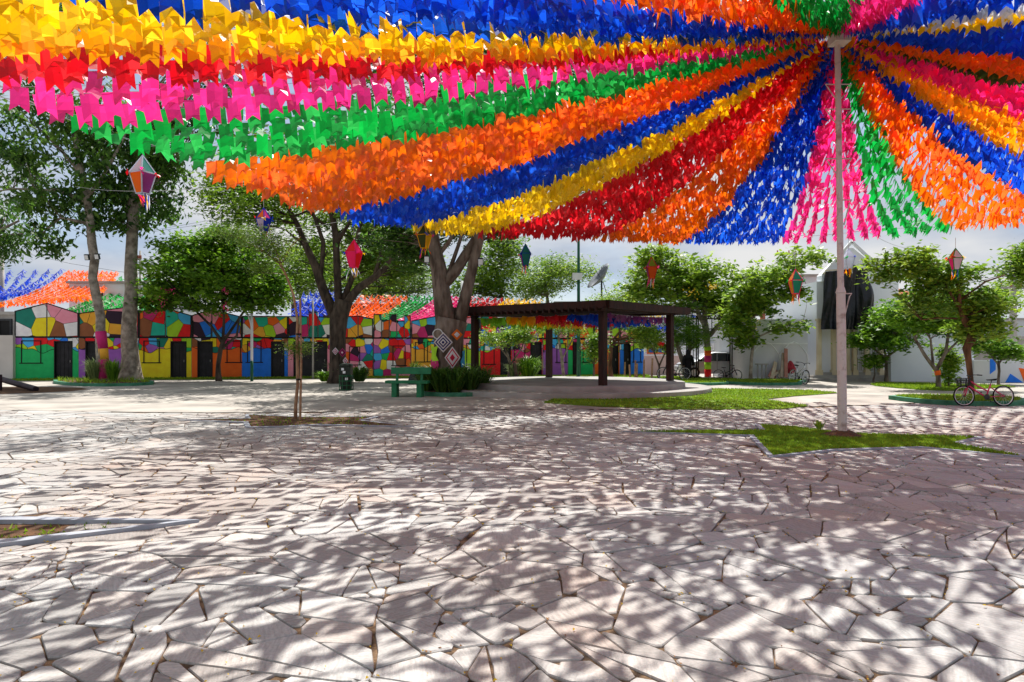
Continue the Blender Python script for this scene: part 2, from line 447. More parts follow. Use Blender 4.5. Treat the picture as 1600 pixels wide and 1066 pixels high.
def bed(name, label, cat, poly, km, topm, kw=.12, kh=.06, th=.04, nbl=0, bh=.05, bw=.012, structure=False):
    poly = ccw(poly); cx = sum(p[0] for p in poly) / len(poly); cy = sum(p[1] for p in poly) / len(poly)
    t = thing(name, label, cat, (cx, cy, 0))
    if km:
        k = MB(); kerb(k, poly, kw, -.03, kh); k.build('kerb', km, t)
    s = MB(); s.prism(poly, -.03, th); s.build('soil' if topm == SOIL else 'turf', topm, t)
    if nbl: blades(poly, nbl, bh, t, th, wdt=bw)
    return t
bed('star_bed', 'star shaped patch of worn grass around the foot of the tall pink pole', 'flower bed', STAR_R, KGREY, GRASS, .10, .018, .012, 30000, .04)
sb = bed('star_bed', 'star shaped bed of bare brown earth around the staked sapling', 'flower bed', STAR_M, KGREY, SOIL, .10, .02, .016, 300, .04)
tb = bed('star_bed', 'pointed earth bed with grey kerb at the left edge of the paving', 'flower bed', STAR_L, KGREY, SOIL, .13, .03, -.012, 200, .035)
def ell(cx, cy, rx, ry, n=28, ph=0):
    return [(cx + rx * math.cos(2 * PI * i / n + ph), cy + ry * math.sin(2 * PI * i / n + ph)) for i in range(n)]
LAWN = [G(*p) for p in ((850, 630), (940, 636.5), (1080, 640.5), (1225, 640), (1262, 635), (1225, 630), (1195, 625), (1240, 620), (1310, 615), (1270, 611), (1180, 609), (1050, 608), (900, 612))]
bed('lawn', 'bright green curving lawn in front of the pavilion platform', 'lawn', LAWN, None, GRASS, th=.03, nbl=22000, bh=.045, bw=.016)
def smooth_poly(pts, k=2):
    for _ in range(k):
        q = []
        for i in range(len(pts)):
            a, b = pts[i], pts[(i + 1) % len(pts)]
            q += [(a[0] * .75 + b[0] * .25, a[1] * .75 + b[1] * .25), (a[0] * .25 + b[0] * .75, a[1] * .25 + b[1] * .75)]
        pts = q
    return pts
bed('kerbed_bed', 'green kerbed grass bed beneath the leaning pink bicycle', 'flower bed', smooth_poly([G(1436, 630), G(1500, 634), G(1592, 634), G(1596, 628), (14.8, 21.5), (12.0, 21.8)], 1), KGREEN, GRASS, .16, .13, .11, 6000, .08, .02)
bed('lawn', 'sunlit grass strip before the white wall beyond the parked pink bicycle', 'lawn', smooth_poly([G(1352, 602), G(1420, 609), G(1500, 612), G(1530, 608), (21.5, 28.5), (17.2, 31.5)], 1), None, GRASS, th=.03, nbl=7000, bh=.08, bw=.03)
bed('kerbed_bed', 'green kerbed grass bed beside the gate where a black bicycle stands', 'flower bed', smooth_poly([G(1010, 598), G(1040, 602), G(1132, 602.5), G(1135, 598), (11.6, 33.6), (7.5, 33.8)], 1), KGREEN, GRASS, .16, .12, .10, 5000, .08, .03)
bed('kerbed_bed', 'green kerbed grass bed around the slim tree before the grey arched wall', 'flower bed', smooth_poly([G(1128, 600), G(1180, 602.5), G(1245, 602.5), G(1248, 599), (14.1, 33.0), (10.9, 33.0)], 1), KGREEN, GRASS, .16, .12, .10, 5000, .08, .03)
bed('kerbed_bed', 'green kerbed bed around the two tall trunks at left', 'flower bed', smooth_poly([G(92, 601), G(150, 604.5), G(232, 602.5), G(236, 599), (-19., 33.2), (-22, 33.0)], 1), KGREEN, SOIL, .16, .13, .11, 500, .2, .02)
bed('kerbed_bed', 'green kerbed planter around the big forked trunk with yarn diamonds', 'flower bed', smooth_poly([G(655, 616), G(676, 620), G(742, 620), G(764, 615), (-1.1, 26.8), (-3.3, 26.8)], 1), KGREEN, SOIL, .14, .14, .11)
def wallpt(px, off=0.):
    # point on the house row's front line at photo column px
    k = (px - 800) / F; A = (-25.3, 34.8); u = (32.3, 5.8)
    t = (k * A[1] - A[0]) / (u[0] - k * u[1]); x, y = A[0] + u[0] * t, A[1] + u[1] * t
    ln = math.hypot(*u); return (x + u[1] / ln * off, y - u[0] / ln * off)
bed('verge', 'narrow grass verge along the foot of the painted house fronts', 'lawn', [wallpt(20, 1.2), wallpt(500, 1.1), wallpt(1004, 1.5), wallpt(1004, .02), wallpt(20, .02)], None, GRASS, th=.03, nbl=9000, bh=.09, bw=.03)
bed('lawn', 'grass around the young staked trees behind the pavilion', 'lawn', smooth_poly([G(800, 590.5), G(1000, 592.5), G(1100, 591), (10.2, 37.5), (0.5, 37.3)], 1), None, GRASS, th=.034, nbl=5000, bh=.09, bw=.03)
# fallen yellow blossoms
YEL = mat('yellow_petal', 'd9b51c', None, rough=.7, trans=.3)
b = MB(); k = 0
while k < 900:
    y = random.uniform(3, 11) if random.random() < .8 else random.uniform(11, 15); x = random.uniform(-.8 * y - .5, .8 * y + .5)
    s = random.uniform(.005, .013); a = random.uniform(0, PI); c, d = math.cos(a) * s, math.sin(a) * s; z = .006
    if random.random() < .5:      # most gather in the joints
        st = random.choice(stones[:900]); q = random.choice(st[2]); x, y = q[0] + random.gauss(0, .012), q[1] + random.gauss(0, .012)
    b.add([(x - c, y - d, z), (x + d * .6, y - c * .6, z + s * .5), (x + c, y + d, z + s * .3), (x - d * .6, y + c * .6, z + s)], [(0, 1, 2, 3)]); k += 1
tag(b.build('fallen_petals', YEL), 'tiny yellow petals scattered over the stone paving', 'petals', kind='stuff')
b = MB(); k = 0
while k < 500:
    st = random.choice(stones[:700]); q = random.choice(st[2]); x, y = q[0] + random.gauss(0, .015), q[1] + random.gauss(0, .015)
    s = random.uniform(.006, .016); a = random.uniform(0, PI); c, d = math.cos(a) * s, math.sin(a) * s
    b.add([(x - c, y - d, .004), (x + d * .6, y - c * .6, .008), (x + c, y + d, .004), (x - d * .6, y + c * .6, .012)], [(0, 1, 2, 3)]); k += 1
tag(b.build('leaf_litter', mat('dry_litter', '5a3a1e', '9a6a35', 20)), 'dry brown leaf litter caught in the paving joints', 'litter', kind='stuff')

# ------------------------------------------------------------------ painted house fronts
PAL = {'red': 'c3161b', 'orange': 'd8581a', 'amber': 'e0922e', 'yellow': 'ddb81c', 'green': '1c9a55', 'teal': '1f9a86', 'dteal': '176a5c', 'blue': '1e66c8', 'sky': '3d96cf', 'purple': '874f9e', 'pink': 'd67f92', 'brown': '7c4a2e', 'white': 'c9c6ca', 'grey': '7d8087', 'lime': '8db523', 'black': '101013', 'magenta': 'a8225e', 'plum': '2b1a2c'}
PK = list(PAL); PM = [mat('paint_' + k, tuple(min(.8, c * 1.25) for c in hexc(PAL[k])) if k != 'black' else PAL[k], tuple(min(.85, c * 1.5) for c in hexc(PAL[k])), 3, .75, .08, 12) for k in PK]
MIXK = [PK.index(k) for k in ('red', 'orange', 'amber', 'yellow', 'green', 'teal', 'dteal', 'blue', 'sky', 'purple', 'pink', 'brown', 'white', 'white', 'pink', 'lime', 'red', 'yellow', 'sky', 'magenta', 'plum')]
KB = PK.index('black')
hr = random.Random(21)
def voro(x0, x1, z0, z1, s, piece_list, ins=.009):
    """voronoi cells over a rectangle, clipped to each convex piece"""
    sites = []
    nx = max(1, round((x1 - x0) / s)); nz_ = max(1, round((z1 - z0) / s))
    for i in range(-1, nx + 1):
        for j in range(-1, nz_ + 1):
            sites.append((x0 + (x1 - x0) * (i + hr.uniform(.1, .9)) / nx, z0 + (z1 - z0) * (j + hr.uniform(.1, .9)) / nz_))
    res = []; last = -1
    for i, p in enumerate(sites):
        cell = [(x0 - .01, z0), (x1 + .01, z0), (x1 + .01, z1), (x0 - .01, z1)]
        for j, q in enumerate(sites):
            if i == j or math.dist(p, q) > 4 * s: continue
            a, b_ = q[0] - p[0], q[1] - p[1]; c = a * (p[0] + q[0]) / 2 + b_ * (p[1] + q[1]) / 2
            cell = clip(cell, a, b_, c)
            if len(cell) < 3: break
        if len(cell) < 3: continue
        k = hr.choice(MIXK)
        while k == last: k = hr.choice(MIXK)
        last = k
        for pc in piece_list:
            c2 = clip_poly(cell, pc)
            if len(c2) >= 3:
                c2 = inset(c2, ins)
                if len(c2) >= 3 and abs(area(c2)) > .002: res.append((c2, k))
    return res
def house(px0, px1, basecol, prof, doors=(), windows=(), label='', s=.62, full=False, wallz=2.2, door_h=1.96, group=None, split_top=()):
    p0, p1 = wallpt(px0), wallpt(px1); wdt = math.dist(p0, p1); ang = math.atan2(p1[1] - p0[1], p1[0] - p0[0])
    t = thing('painted_house', label, 'house', (p0[0], p0[1], 0), ang)
    lx = lambda px: math.dist(p0, wallpt(px))
    drs = [(lx(a), lx(b_)) for a, b_ in doors]
    pieces = [[(lx0 * wdt, wallz), (lx1 * wdt, wallz), (lx1 * wdt, h1), (lx0 * wdt, h0)] for lx0, h0, lx1, h1 in prof]
    cols = []; x = 0
    for a, b_ in drs: cols.append((x, a)); x = b_
    cols.append((x, wdt)); cols = [c for c in cols if c[1] - c[0] > .02]
    wl = MB()
    for a, b_ in cols: wl.xz([(a, 0), (b_, 0), (b_, wallz), (a, wallz)], 0, .22)
    for a, b_ in drs: wl.xz([(a, door_h), (b_, door_h), (b_, wallz), (a, wallz)], .0005, .2195)
    for pc in pieces: wl.xz(pc, 0, .22)
    for xx in (.0, wdt - .14): wl.box((xx + .07, 2.6, 1.45), (.14, 4.75, 2.9))
    wl.box((wdt / 2, 4.98, 1.45), (wdt, .14, 2.9))
    wl.build('wall', WHITEW, t, world=False)
    rf = MB(); nrib = max(4, int(wdt / .35))
    rf.box((wdt / 2, 2.7, 2.98), (wdt - .02, 4.9, .06), M=Matrix.Rotation(R(2.5), 4, 'X'))
    for i in range(nrib): rf.box(((i + .5) * wdt / nrib, 2.7, 3.03), (.06, 4.9, .05), M=Matrix.Rotation(R(2.5), 4, 'X'))
    rf.build('roof', GREYC, t, world=False)
    mu = MB(); KI = {}
    e = -.004
    for pc in pieces: mu.xz(inset(pc, .004), e, 0.001, KB)
    for a, b_ in cols: mu.xz([(a + .003, .03), (b_ - .003, .03), (b_ - .003, wallz - .003), (a + .003, wallz - .003)], e, .001, KB)
    for a, b_ in drs: mu.xz([(a, door_h + .01), (b_, door_h + .01), (b_, wallz - .004), (a, wallz - .004)], e - .0006, .001, KB)
    hmax = max(max(p[1], p[3]) for p in prof)
    pcs = [inset(pc, .02) for pc in pieces]
    pcs = [p for p in pcs if len(p) >= 3]
    for poly, k in voro(0, wdt, wallz + .03, hmax, s, pcs): mu.xz(poly, -.009, -.003, k)
    low = [[(a + .01, 1.2 if not full else .05), (b_ - .01, 1.2 if not full else .05), (b_ - .01, wallz - .04), (a + .01, wallz - .04)] for a, b_ in cols]
    low += [[(a - .02, door_h + .03), (b_ + .02, door_h + .03), (b_ + .02, wallz - .04), (a - .02, wallz - .04)] for a, b_ in drs]
    for poly, k in voro(0, wdt, .05 if full else 1.2, wallz - .04, s * (.82 if full else .66), low): mu.xz(poly, -.009, -.003, k)
    if not full:
        k = PK.index(basecol); ph = hr.uniform(0, 6)
        fz = lambda q: 1.53 + .11 * math.sin(q * 3.1 + ph) + .06 * math.sin(q * 7.7 + ph * 2)
        for a, b_ in cols:
            n = max(2, int((b_ - a) / .07)); X = [a + .008 + (b_ - a - .016) * i / n for i in range(n + 1)]
            mu.xz([(a + .008, .035), (b_ - .008, .035)] + [(q, fz(q)) for q in X[::-1]], -.013, -.003, k)
            for q0, q1 in zip(X[:-1], X[1:]): mu.xz([(q0, fz(q0) - .008), (q1, fz(q1) - .008), (q1, fz(q1) + .02), (q0, fz(q0) + .02)], -.0155, -.003, KB)
    mu.build('mural', PM, t, world=False)
    md = MB(); md.box((wdt / 2, -.012, wallz), (wdt - .004, .035, .05))
    for lx0, h0, lx1, h1 in prof:
        if lx1 - lx0 > .02: md.bar((lx0 * wdt, -.012, h0), (lx1 * wdt, -.012, h1), .035, .05)
    for xx in (.03, wdt - .03): md.box((xx, -.0135, wallz + (prof[0][1] if xx < 1 else prof[-1][3]) / 2 - wallz / 2), (.05, .032, (prof[0][1] if xx < 1 else prof[-1][3]) - wallz))
    for q in split_top: md.box((lx(q), -.013, (wallz + 3.1) / 2), (.045, .03, .88))
    md.build('moulding', BLACK, t, world=False)
    for a, b_ in drs:
        d = MB(); d.box(((a + b_) / 2, .12, door_h / 2), (b_ - a - .04, .05, door_h - .04)); nb = 4
        for i in range(nb + 1): d.box((a + .02 + (b_ - a - .04) * i / nb, .09, door_h / 2), (.02, .02, door_h - .06))
        dd = d.build('door', mat('door_black', '141316', '26242a', 4, .55), t, world=False)
        h_ = MB(); h_.box((b_ - .13, .075, .95), (.03, .03, .12)); h_.build('handle', GREYC, dd, world=False)
        fr = MB()
        for xx in (a + .01, b_ - .01): fr.box((xx, .02, door_h / 2), (.05, .1, door_h))
        fr.box(((a + b_) / 2, .021, door_h + .01), (b_ - a + .03, .1, .04)); fr.build('door_frame', BLACK, t, world=False)
    for w0 in windows:
        a, b_ = lx(w0[0]), lx(w0[1]); z0, z1 = (w0[2], w0[3]) if len(w0) > 2 else (.86, 2.0)
        fr = MB()
        for xx in (a, b_): fr.box((xx, -.02, (z0 + z1) / 2), (.045, .04, z1 - z0))
        fr.box(((a + b_) / 2, -.0215, z1), (b_ - a + .045, .04, .045)); fr.box(((a + b_) / 2, -.025, z0), (b_ - a + .2, .06, .05))
        fr.build('window_frame', BLACK, t, world=False)
    return t
house(23, 123, 'green', [(0, 3.5, .5, 3.93), (.5, 3.93, 1, 3.42)], [(85, 113)], [(34, 64)], 'green based painted house with pointed gable at the left end of the row', .72)
house(123, 217, 'purple', [(0, 3.42, .75, 3.75), (.75, 3.75, 1, 3.6)], [(134, 153)], [], 'purple based painted house behind the two tall trunks', .66)
house(217, 299.5, 'yellow', [(0, 3.55, .5, 3.75), (.5, 3.75, 1, 3.35)], [(267, 291)], [(225, 249)], 'yellow based painted house left of the round leafy tree', .66)
house(299.5, 378, 'orange', [(0, 3.35, .4, 3.7), (.4, 3.7, 1, 3.3)], [(309, 332)], [(355, 376)], 'orange based painted house behind the round leafy tree', .62, split_top=(302, 330))
house(378, 450, 'blue', [(0, 3.35, 1, 3.35)], [(424, 444)], [(387, 408)], 'blue based painted house behind the white lamp post', .6)
house(450, 524, 'pink', [(0, 3.35, .43, 3.35), (.43, 3.6, .63, 3.6), (.63, 3.35, 1, 3.3)], [(459, 511)], [], 'pink based painted house with wide black doorway and stepped parapet', .55)
house(524, 583, 'yellow', [(0, 3.3, .6, 3.42), (.6, 3.42, 1, 3.25)], [], [(546, 562, .7, 1.7)], 'patchwork painted house right behind the dark forked tree', .5, full=True)
house(583.5, 642, 'pink', [(0, 3.5, .22, 3.5), (.22, 3.2, .42, 3.2), (.42, 3.5, .62, 3.5), (.62, 3.15, .82, 3.15), (.82, 3.45, 1, 3.45)], [], [(614, 633, .65, 1.75)], 'patchwork painted house with castle battlements', .5, full=True)
house(642.5, 722, 'amber', [(0, 3.15, .6, 3.5), (.6, 3.5, 1, 3.3)], [], [(649, 663, .85, 1.95), (668, 700)], 'tan based painted house behind the green bench', .52)
house(722.5, 750, 'lime', [(0, 3.3, 1, 3.5)], [], [(729, 746, .3, 1.9)], 'lime based painted house behind the left pavilion post', .5)
house(750.5, 800, 'red', [(0, 3.4, .5, 3.7), (.5, 3.7, 1, 3.4)], [(782, 798)], [(756, 772, .7, 1.85)], 'red based painted house seen through the pavilion', .5)
house(800.5, 848, 'magenta', [(0, 3.4, 1, 3.4)], [(829, 846)], [(804, 820, .9, 1.95)], 'magenta based painted house behind the spiky bush', .5)
house(848.5, 887, 'purple', [(0, 3.35, .5, 3.6), (.5, 3.6, 1, 3.35)], [], [(870, 884, .8, 1.9)], 'purple based painted house behind the back pavilion post', .5)
house(887.5, 928, 'green', [(0, 3.4, 1, 3.4)], [(895, 907)], [(911, 924, .8, 1.95)], 'green based painted house behind the tall green lamp post', .5)
house(928.5, 968, 'orange', [(0, 3.4, .5, 3.7), (.5, 3.7, 1, 3.4)], [(955, 966)], [], 'orange based painted house behind the front pavilion post', .5)
house(968.5, 1006, 'blue', [(0, 3.4, 1, 3.4)], [(975, 985)], [(990, 1001, .8, 1.95)], 'blue based painted house at the right end of the row', .5)

# ------------------------------------------------------------------ background buildings
def bldg(name, label, cat, px0, px1, ytop, d, depth, m, ybase=None, roof=None):
    p0, p1 = W(px0, 0, d), W(px1, 0, d); z = W(0, ytop, d).z; x0, x1 = p0.x, p1.x
    t = thing(name, label, cat, ((x0 + x1) / 2, d, 0))
    b_ = MB(); b_.box(((x0 + x1) / 2, d + depth / 2, z / 2), (x1 - x0, depth, z)); b_.build('wall', m, t)
    if roof == 'flat':
        r = MB(); r.box(((x0 + x1) / 2, d + depth / 2, z + .08), (x1 - x0 + .3, depth + .3, .16)); r.build('roof', GREYC, t)
    if roof == 'tile':
        r = MB(); n = 26; rise = 1.1
        for sgn in (0, 1):
            for i in range(n):
                xx = x0 - .3 + (x1 - x0 + .6) * (i + .5) / n; ww = (x1 - x0 + .6) / n
                ya, yb = (d - .35, d + depth / 2) if sgn == 0 else (d + depth + .35, d + depth / 2)
                r.tube([(xx, ya, z - .05), (xx, yb, z + rise)], ww * .52, 6)
        r.build('roof', TILE, t)
    return t
def win(t, px0, px1, y0, y1, d, m=GLASS, frame=WHITEP):
    a, b_ = W(px0, y1, d), W(px1, y0, d); cx, cz = (a.x + b_.x) / 2, (a.z + b_.z) / 2; ww, hh = b_.x - a.x, b_.z - a.z
    f = MB()
    for sx in (-1, 1): f.box((cx + sx * ww / 2, d - .03, cz), (.09, .1, hh + .09))
    for sz in (-1, 1): f.box((cx, d - .031, cz + sz * hh / 2), (ww - .09, .1, .09))
    f.box((cx, d - .028, cz), (.05, .07, hh - .09))
    f = f.build('window', frame, t)
    p = MB(); p.box((cx, d - .008, cz), (ww - .08, .012, hh - .08)); p.build('pane', m, f)
# far left
t = bldg('garage', 'grey lean-to with dark opening at the far left edge', 'shed', -120, 22, 492, 35.5, 5, GREYC, roof='flat')
win(t, -20, 18, 500, 545, 35.48, BLACK, GREYMET)
bldg('low_wall', 'plain pale wall beside the green painted house', 'wall', -120, 20, 524, 34.6, .3, mat('pale_panel', 'b7b2ad', 'c6c1bb', .8))
t = bldg('workshop', 'white flat roofed building above the left painted houses', 'building', 108, 232, 443, 50, 9, WHITEW, roof='flat')
win(t, 150, 163, 453, 470, 50)
t = bldg('workshop', 'long low shed with dark roof above the middle houses', 'building', 455, 860, 474, 50, 10, mat('shed_dark', '2b2622', '4a4038', 1))
bldg('house', 'beige house with dark roof beyond the pavilion', 'house', 868, 960, 474, 62, 8, mat('beige_wall', 'b59a86', 'c4ab97', 1), roof='flat')
# pink wall and pale house behind gate
t = bldg('boundary_wall', 'dusty pink wall between the blue house and the gate', 'wall', 1006, 1078, 556, 41.5, .3, PINKW)
t = bldg('house', 'white house behind the gate with blue and orange panels', 'house', 1000, 1100, 500, 46, 7, WHITEW, roof='flat')
win(t, 1012, 1042, 541, 552, 45.98, mat('blue_sill', '2a5aa0', None), mat('orange_frame', 'c8552a', None))
t = bldg('house', 'white two storey house with dark windows behind the gate', 'house', 1085, 1180, 468, 54, 8, mat('white_house', 'c4c8ce', 'd6d9dd', .6), roof='flat')
win(t, 1118, 1134, 512, 535, 53.98); win(t, 1112, 1148, 545, 552, 53.98, BLACK); win(t, 1095, 1108, 512, 535, 53.98)
b_ = MB(); p, q = W(1110, 537, 53.3), W(1152, 541, 53.3); b_.box(((p.x + q.x) / 2, 53.4, (p.z + q.z) / 2), (q.x - p.x, 1.1, .25)); b_.build('balcony', WHITEP, t)
# picket railings behind gate
t = thing('railing', 'white picket railing in front of the white house behind the car', 'railing', (W(1130, 570, 47).x, 47, 0))
for i in range(34):
    x = W(1096 + i * 2.6, 0, 47).x; b_ = MB(); b_.box((x, 47, .9), (.05, .03, 1.8)); b_.build('picket', WHITEP, t)
b_ = MB()
for z in (.3, 1.55): b_.box((W(1139, 0, 47).x, 47.03, z), (4.0, .03, .06))
b_.build('rail', WHITEP, t)
# grey arched wall block
D1 = 33.8
t = bldg('side_building', 'light grey block with two faint arches behind leaning planks', 'building', 1172, 1262, 499, D1, 6, mat('grey_render', 'c0c3c9', 'd0d2d6', .7, .9, .1))
a, c = W(1172, 0, D1).x, W(1262, 0, D1).x
m = MB(); m.box(((a + c) / 2, D1 - .02, W(0, 537, D1).z), (c - a, .05, .06)); m.box(((a + c) / 2, D1 - .03, .1), (c - a, .08, .2)); m.build('moulding', WHITEP, t)
for cxp in (1196, 1240):
    cx = W(cxp, 0, D1).x; hw = .68; m = MB(); pts = [(cx - hw, D1 - .01, .25), (cx - hw, D1 - .01, 1.3)]
    for i in range(1, 8):
        u = i / 8; pts.append((cx - hw + hw * u, D1 - .01, 1.3 + .62 * math.sin(u * PI / 2)))
    full_ = pts + [(cx, D1 - .01, 1.95)] + [(2 * cx - p[0], p[1], p[2]) for p in pts[::-1]]
    m.tube(full_, .035, 5); m.build('arch', WHITEP, t)
t = bldg('building', 'tall pale grey plain building behind the hanging tarpaulin', 'building', 1253, 1315, 432, 52, 8, mat('tall_grey', 'bdc3ca', 'cbd0d5', .8), roof='flat')
t = bldg('water_tower', 'raw brick box on the roof behind the utility pole', 'building', 1214, 1256, 480, 44, 3, BRICK, roof='flat')
win(t, 1249, 1254, 489, 498, 43.98, BLACK, BRICK)
bldg('passage_wall', 'tall side wall behind the parked white bicycle', 'wall', 1262, 1274, 545, 36, 5, mat('grey_render2', '9398a2', 'a4a9b2', .7))
# rafters of unfinished tile roof
t = thing('tile_lean_to', 'small lean-to roof of clay tiles beside the grey arched block', 'roof', W(1270, 540, 37))
m = MB()
for i in range(7):
    p, q = W(1263 + i * 1.9, 512 + i * 3.2, 37), W(1263 + i * 1.9, 512 + i * 3.2, 38.6); m.tube([p, q + Vector((0, 0, .2))], .08, 6)
m.build('tiles', TILE, t)
m = MB()
for i in range(4):
    p, q = W(1264, 522 + i * 7, 37.2), W(1276, 534 + i * 7, 37.2); m.bar(p, q, .07)
m.bar(W(1265, 545, 37.2), W(1265, 505, 37.2), .08); m.build('rafter', DARKWOOD, t)
# chapel
DC = 34.5
t = thing('chapel', 'small white chapel with pointed gable and arched doors behind the tarpaulin', 'chapel', (W(1340, 0, DC).x, DC, 0))
x0, x1 = W(1276, 0, DC).x, W(1404, 0, DC).x; zt = W(0, 440, DC).z; m = MB()
m.box(((x0 + x1) / 2, DC + 3.5, zt / 2), (x1 - x0, 7, zt)); m.build('wall', mat('chapel_white', 'dae0e7', 'e4e8ec', .6, .9), t)
gz = [W(1283, 440, DC), W(1328, 388, DC), W(1384, 440, DC)]
m = MB(); m.xz([(gz[0].x, zt), (gz[2].x, zt), (gz[2].x, zt + .3), (gz[1].x + .1, gz[1].z), (gz[1].x - .1, gz[1].z), (gz[0].x, zt + .3)], DC - .1, DC + .5); m.build('gable', MATS['chapel_white'], t)
m = MB()
for a, c in ((gz[0], gz[1]), (gz[1], gz[2])): m.bar((a.x, DC - .16, a.z + .3), (c.x, DC - .16, c.z + .3), .12, .14)
m.build('gable_trim', WHITEP, t)
m = MB()
for k, px in enumerate((1278, 1300.5, 1322, 1333, 1352, 1374, 1402)):
    wd = .17; m.box((W(px, 0, DC).x, DC - .12, 1.4 + .25), (wd, .24, 2.8)); m.box((W(px, 0, DC).x, DC - .14, 3.05), (wd + .1, .3, .12)); m.box((W(px, 0, DC).x, DC - .14, .4), (wd + .1, .3, .25))
m.build('pilaster', CREAM, t)
for a, c in ((1303, 1318), (1338, 1350), (1357, 1371)):
    xa, xc = W(a, 0, DC).x, W(c, 0, DC).x; cx = (xa + xc) / 2; hw = (xc - xa) / 2
    m = MB(); pl = [(xa, .4), (xc, .4), (xc, 2.3), (cx + hw * .6, 2.62), (cx, 2.9), (cx - hw * .6, 2.62), (xa, 2.3)]
    m.xz(pl, DC - .05, DC + .01); dd = m.build('door', mat('door_white', 'cdd3d9', 'dfe3e7', 2, .5), t)
    m = MB()
    for s_ in (-1, 1):
        for za, zb in ((.5, 1.15), (1.3, 2.2)): m.tube([(cx + s_ * hw * .5 - hw * .3, DC - .06, za), (cx + s_ * hw * .5 + hw * .3, DC - .06, za), (cx + s_ * hw * .5 + hw * .3, DC - .06, zb), (cx + s_ * hw * .5 - hw * .3, DC - .06, zb)], .018, 4, closed=True)
    m.build('door_panel', GREYC, dd)
for k in range(3):
    m = MB(); yy = DC - .25 - .36 * (2 - k); m.box(((W(1262, 0, yy).x + W(1402, 0, yy).x) / 2, (yy + DC) / 2, .07 + .135 * k), (W(1402 - 10 * k, 0, yy).x - W(1262 + 6 * k, 0, yy).x, DC - yy, .135)); m.build('step', GREYC, t)
# tile-roofed house behind chapel
t = bldg('house', 'cream house with terracotta roof right of the tarpaulin', 'house', 1362, 1450, 470, 44, 8, mat('cream_wall', 'c7b79c', 'd4c6ac', 1), roof='tile')
win(t, 1368, 1378, 472, 484, 43.98)
# white wall right
t = bldg('boundary_wall', 'long plain white wall behind the small right hand trees', 'wall', 1392, 1522, 519, 33.2, .3, mat('white_wall2', 'cdd5e0', 'd9dee6', .5, .9, .1))
m = MB(); m.box(((W(1392, 0, 33.2).x + W(1522, 0, 33.2).x) / 2, 33.3, W(0, 519, 33.2).z + .05), (4.2, .4, .1)); m.build('coping', GREYC, t)
t = bldg('painted_wall', 'low white wall painted with blue and orange shapes at far right', 'wall', 1522, 1720, 563, 32, .3, mat('white_wall3', 'c8ccd4', 'd6d9de', .5, .9))
for col, pts in (('blue', ((1547, 561.5), (1556, 561.5), (1556, 578), (1547, 585))), ('blue', ((1571, 604), (1579, 584), (1599, 598), (1598, 604))), ('orange', ((1592, 575), (1640, 583), (1640, 604), (1601, 604))), ('sky', ((1660, 604), (1680, 570), (1700, 604)))):
    m = MB(); m.xz([(W(a, b2, 31.98).x, max(.02, W(a, b2, 31.98).z)) for a, b2 in pts][::-1], 31.985, 31.999); m.build('painted_shape', MATS['paint_' + col], t)
# fix orientation independence is fine: both faces exist
t = bldg('garage', 'pale grey garage with sloping dark roof behind the painted wall', 'building', 1500, 1725, 530, 41, 5, GREYC, roof='flat')
t = thing('awning', 'dark fabric awning over the wall at far right', 'awning', W(1570, 560, 40.9))
m = MB(); a, c, d_, e_ = W(1548, 527, 40), W(1572, 530, 40), W(1580, 560, 39.2), W(1560, 552, 39.2)
m.add([a, c, d_, e_], [(0, 1, 2, 3)]); m.build('cloth', BLACK, t); m = MB(); m.bar(a, c, .05); m.bar(d_, e_, .05); m.build('frame', GREYMET, t)
t = bldg('building', 'far white building beyond the right utility pole', 'building', 1530, 1760, 500, 60, 6, mat('far_white', 'b8bec6', 'c6cad0', .6), roof='flat')
win(t, 1555, 1566, 508, 520, 59.98)

# ------------------------------------------------------------------ gate of black lattice
DG = 36.5
t = thing('entrance_gate', 'tall black lattice metal gateway framing the silver car', 'gate', (W(1118, 0, DG).x, DG, 0))
def lattice(m, xa, xb, z0, z1, d, st=.55):
    for x in (xa, xb):
        for yy in (d, d + .35): m.bar((x, yy, z0), (x, yy, z1), .06)
    z = z0; k = 0
    while z < z1 - .1:
        m.bar((xa, d, z), (xb, d, z), .045); m.bar((xa, d + .35, z), (xb, d + .35, z), .045); z += st; k += 1
    m.bar(((xa + xb) / 2, d, z0), ((xa + xb) / 2, d, z1), .035)
for a, c in ((1075.5, 1091), (1144, 1160)):
    m = MB(); lattice(m, W(a, 0, DG).x, W(c, 0, DG).x, 0, 3.35, DG); m.build('gate_post', BLACK, t)
m = MB(); xa, xb = W(1075, 0, DG).x, W(1161, 0, DG).x
for z in (2.65, 3.2): m.bar((xa, DG - .04, z), (xb, DG - .04, z), .06)
x = xa
while x < xb: m.bar((x, DG - .05, 2.65), (x, DG - .05, 3.2), .04); x += .42
m.build('gate_beam', BLACK, t)
m = MB()
for i in range(6): m.bar((xa + .3 * i - .1, DG + .1, 3.2), (xa + .3 * i, DG + .1, 3.9 - .1 * i), .05)
for i in range(3): m.bar((xa - .1, DG + .1, 3.4 + .2 * i), (xa + 1.2, DG + .1, 3.3 + .2 * i), .045)
m.build('gate_crest', BLACK, t)

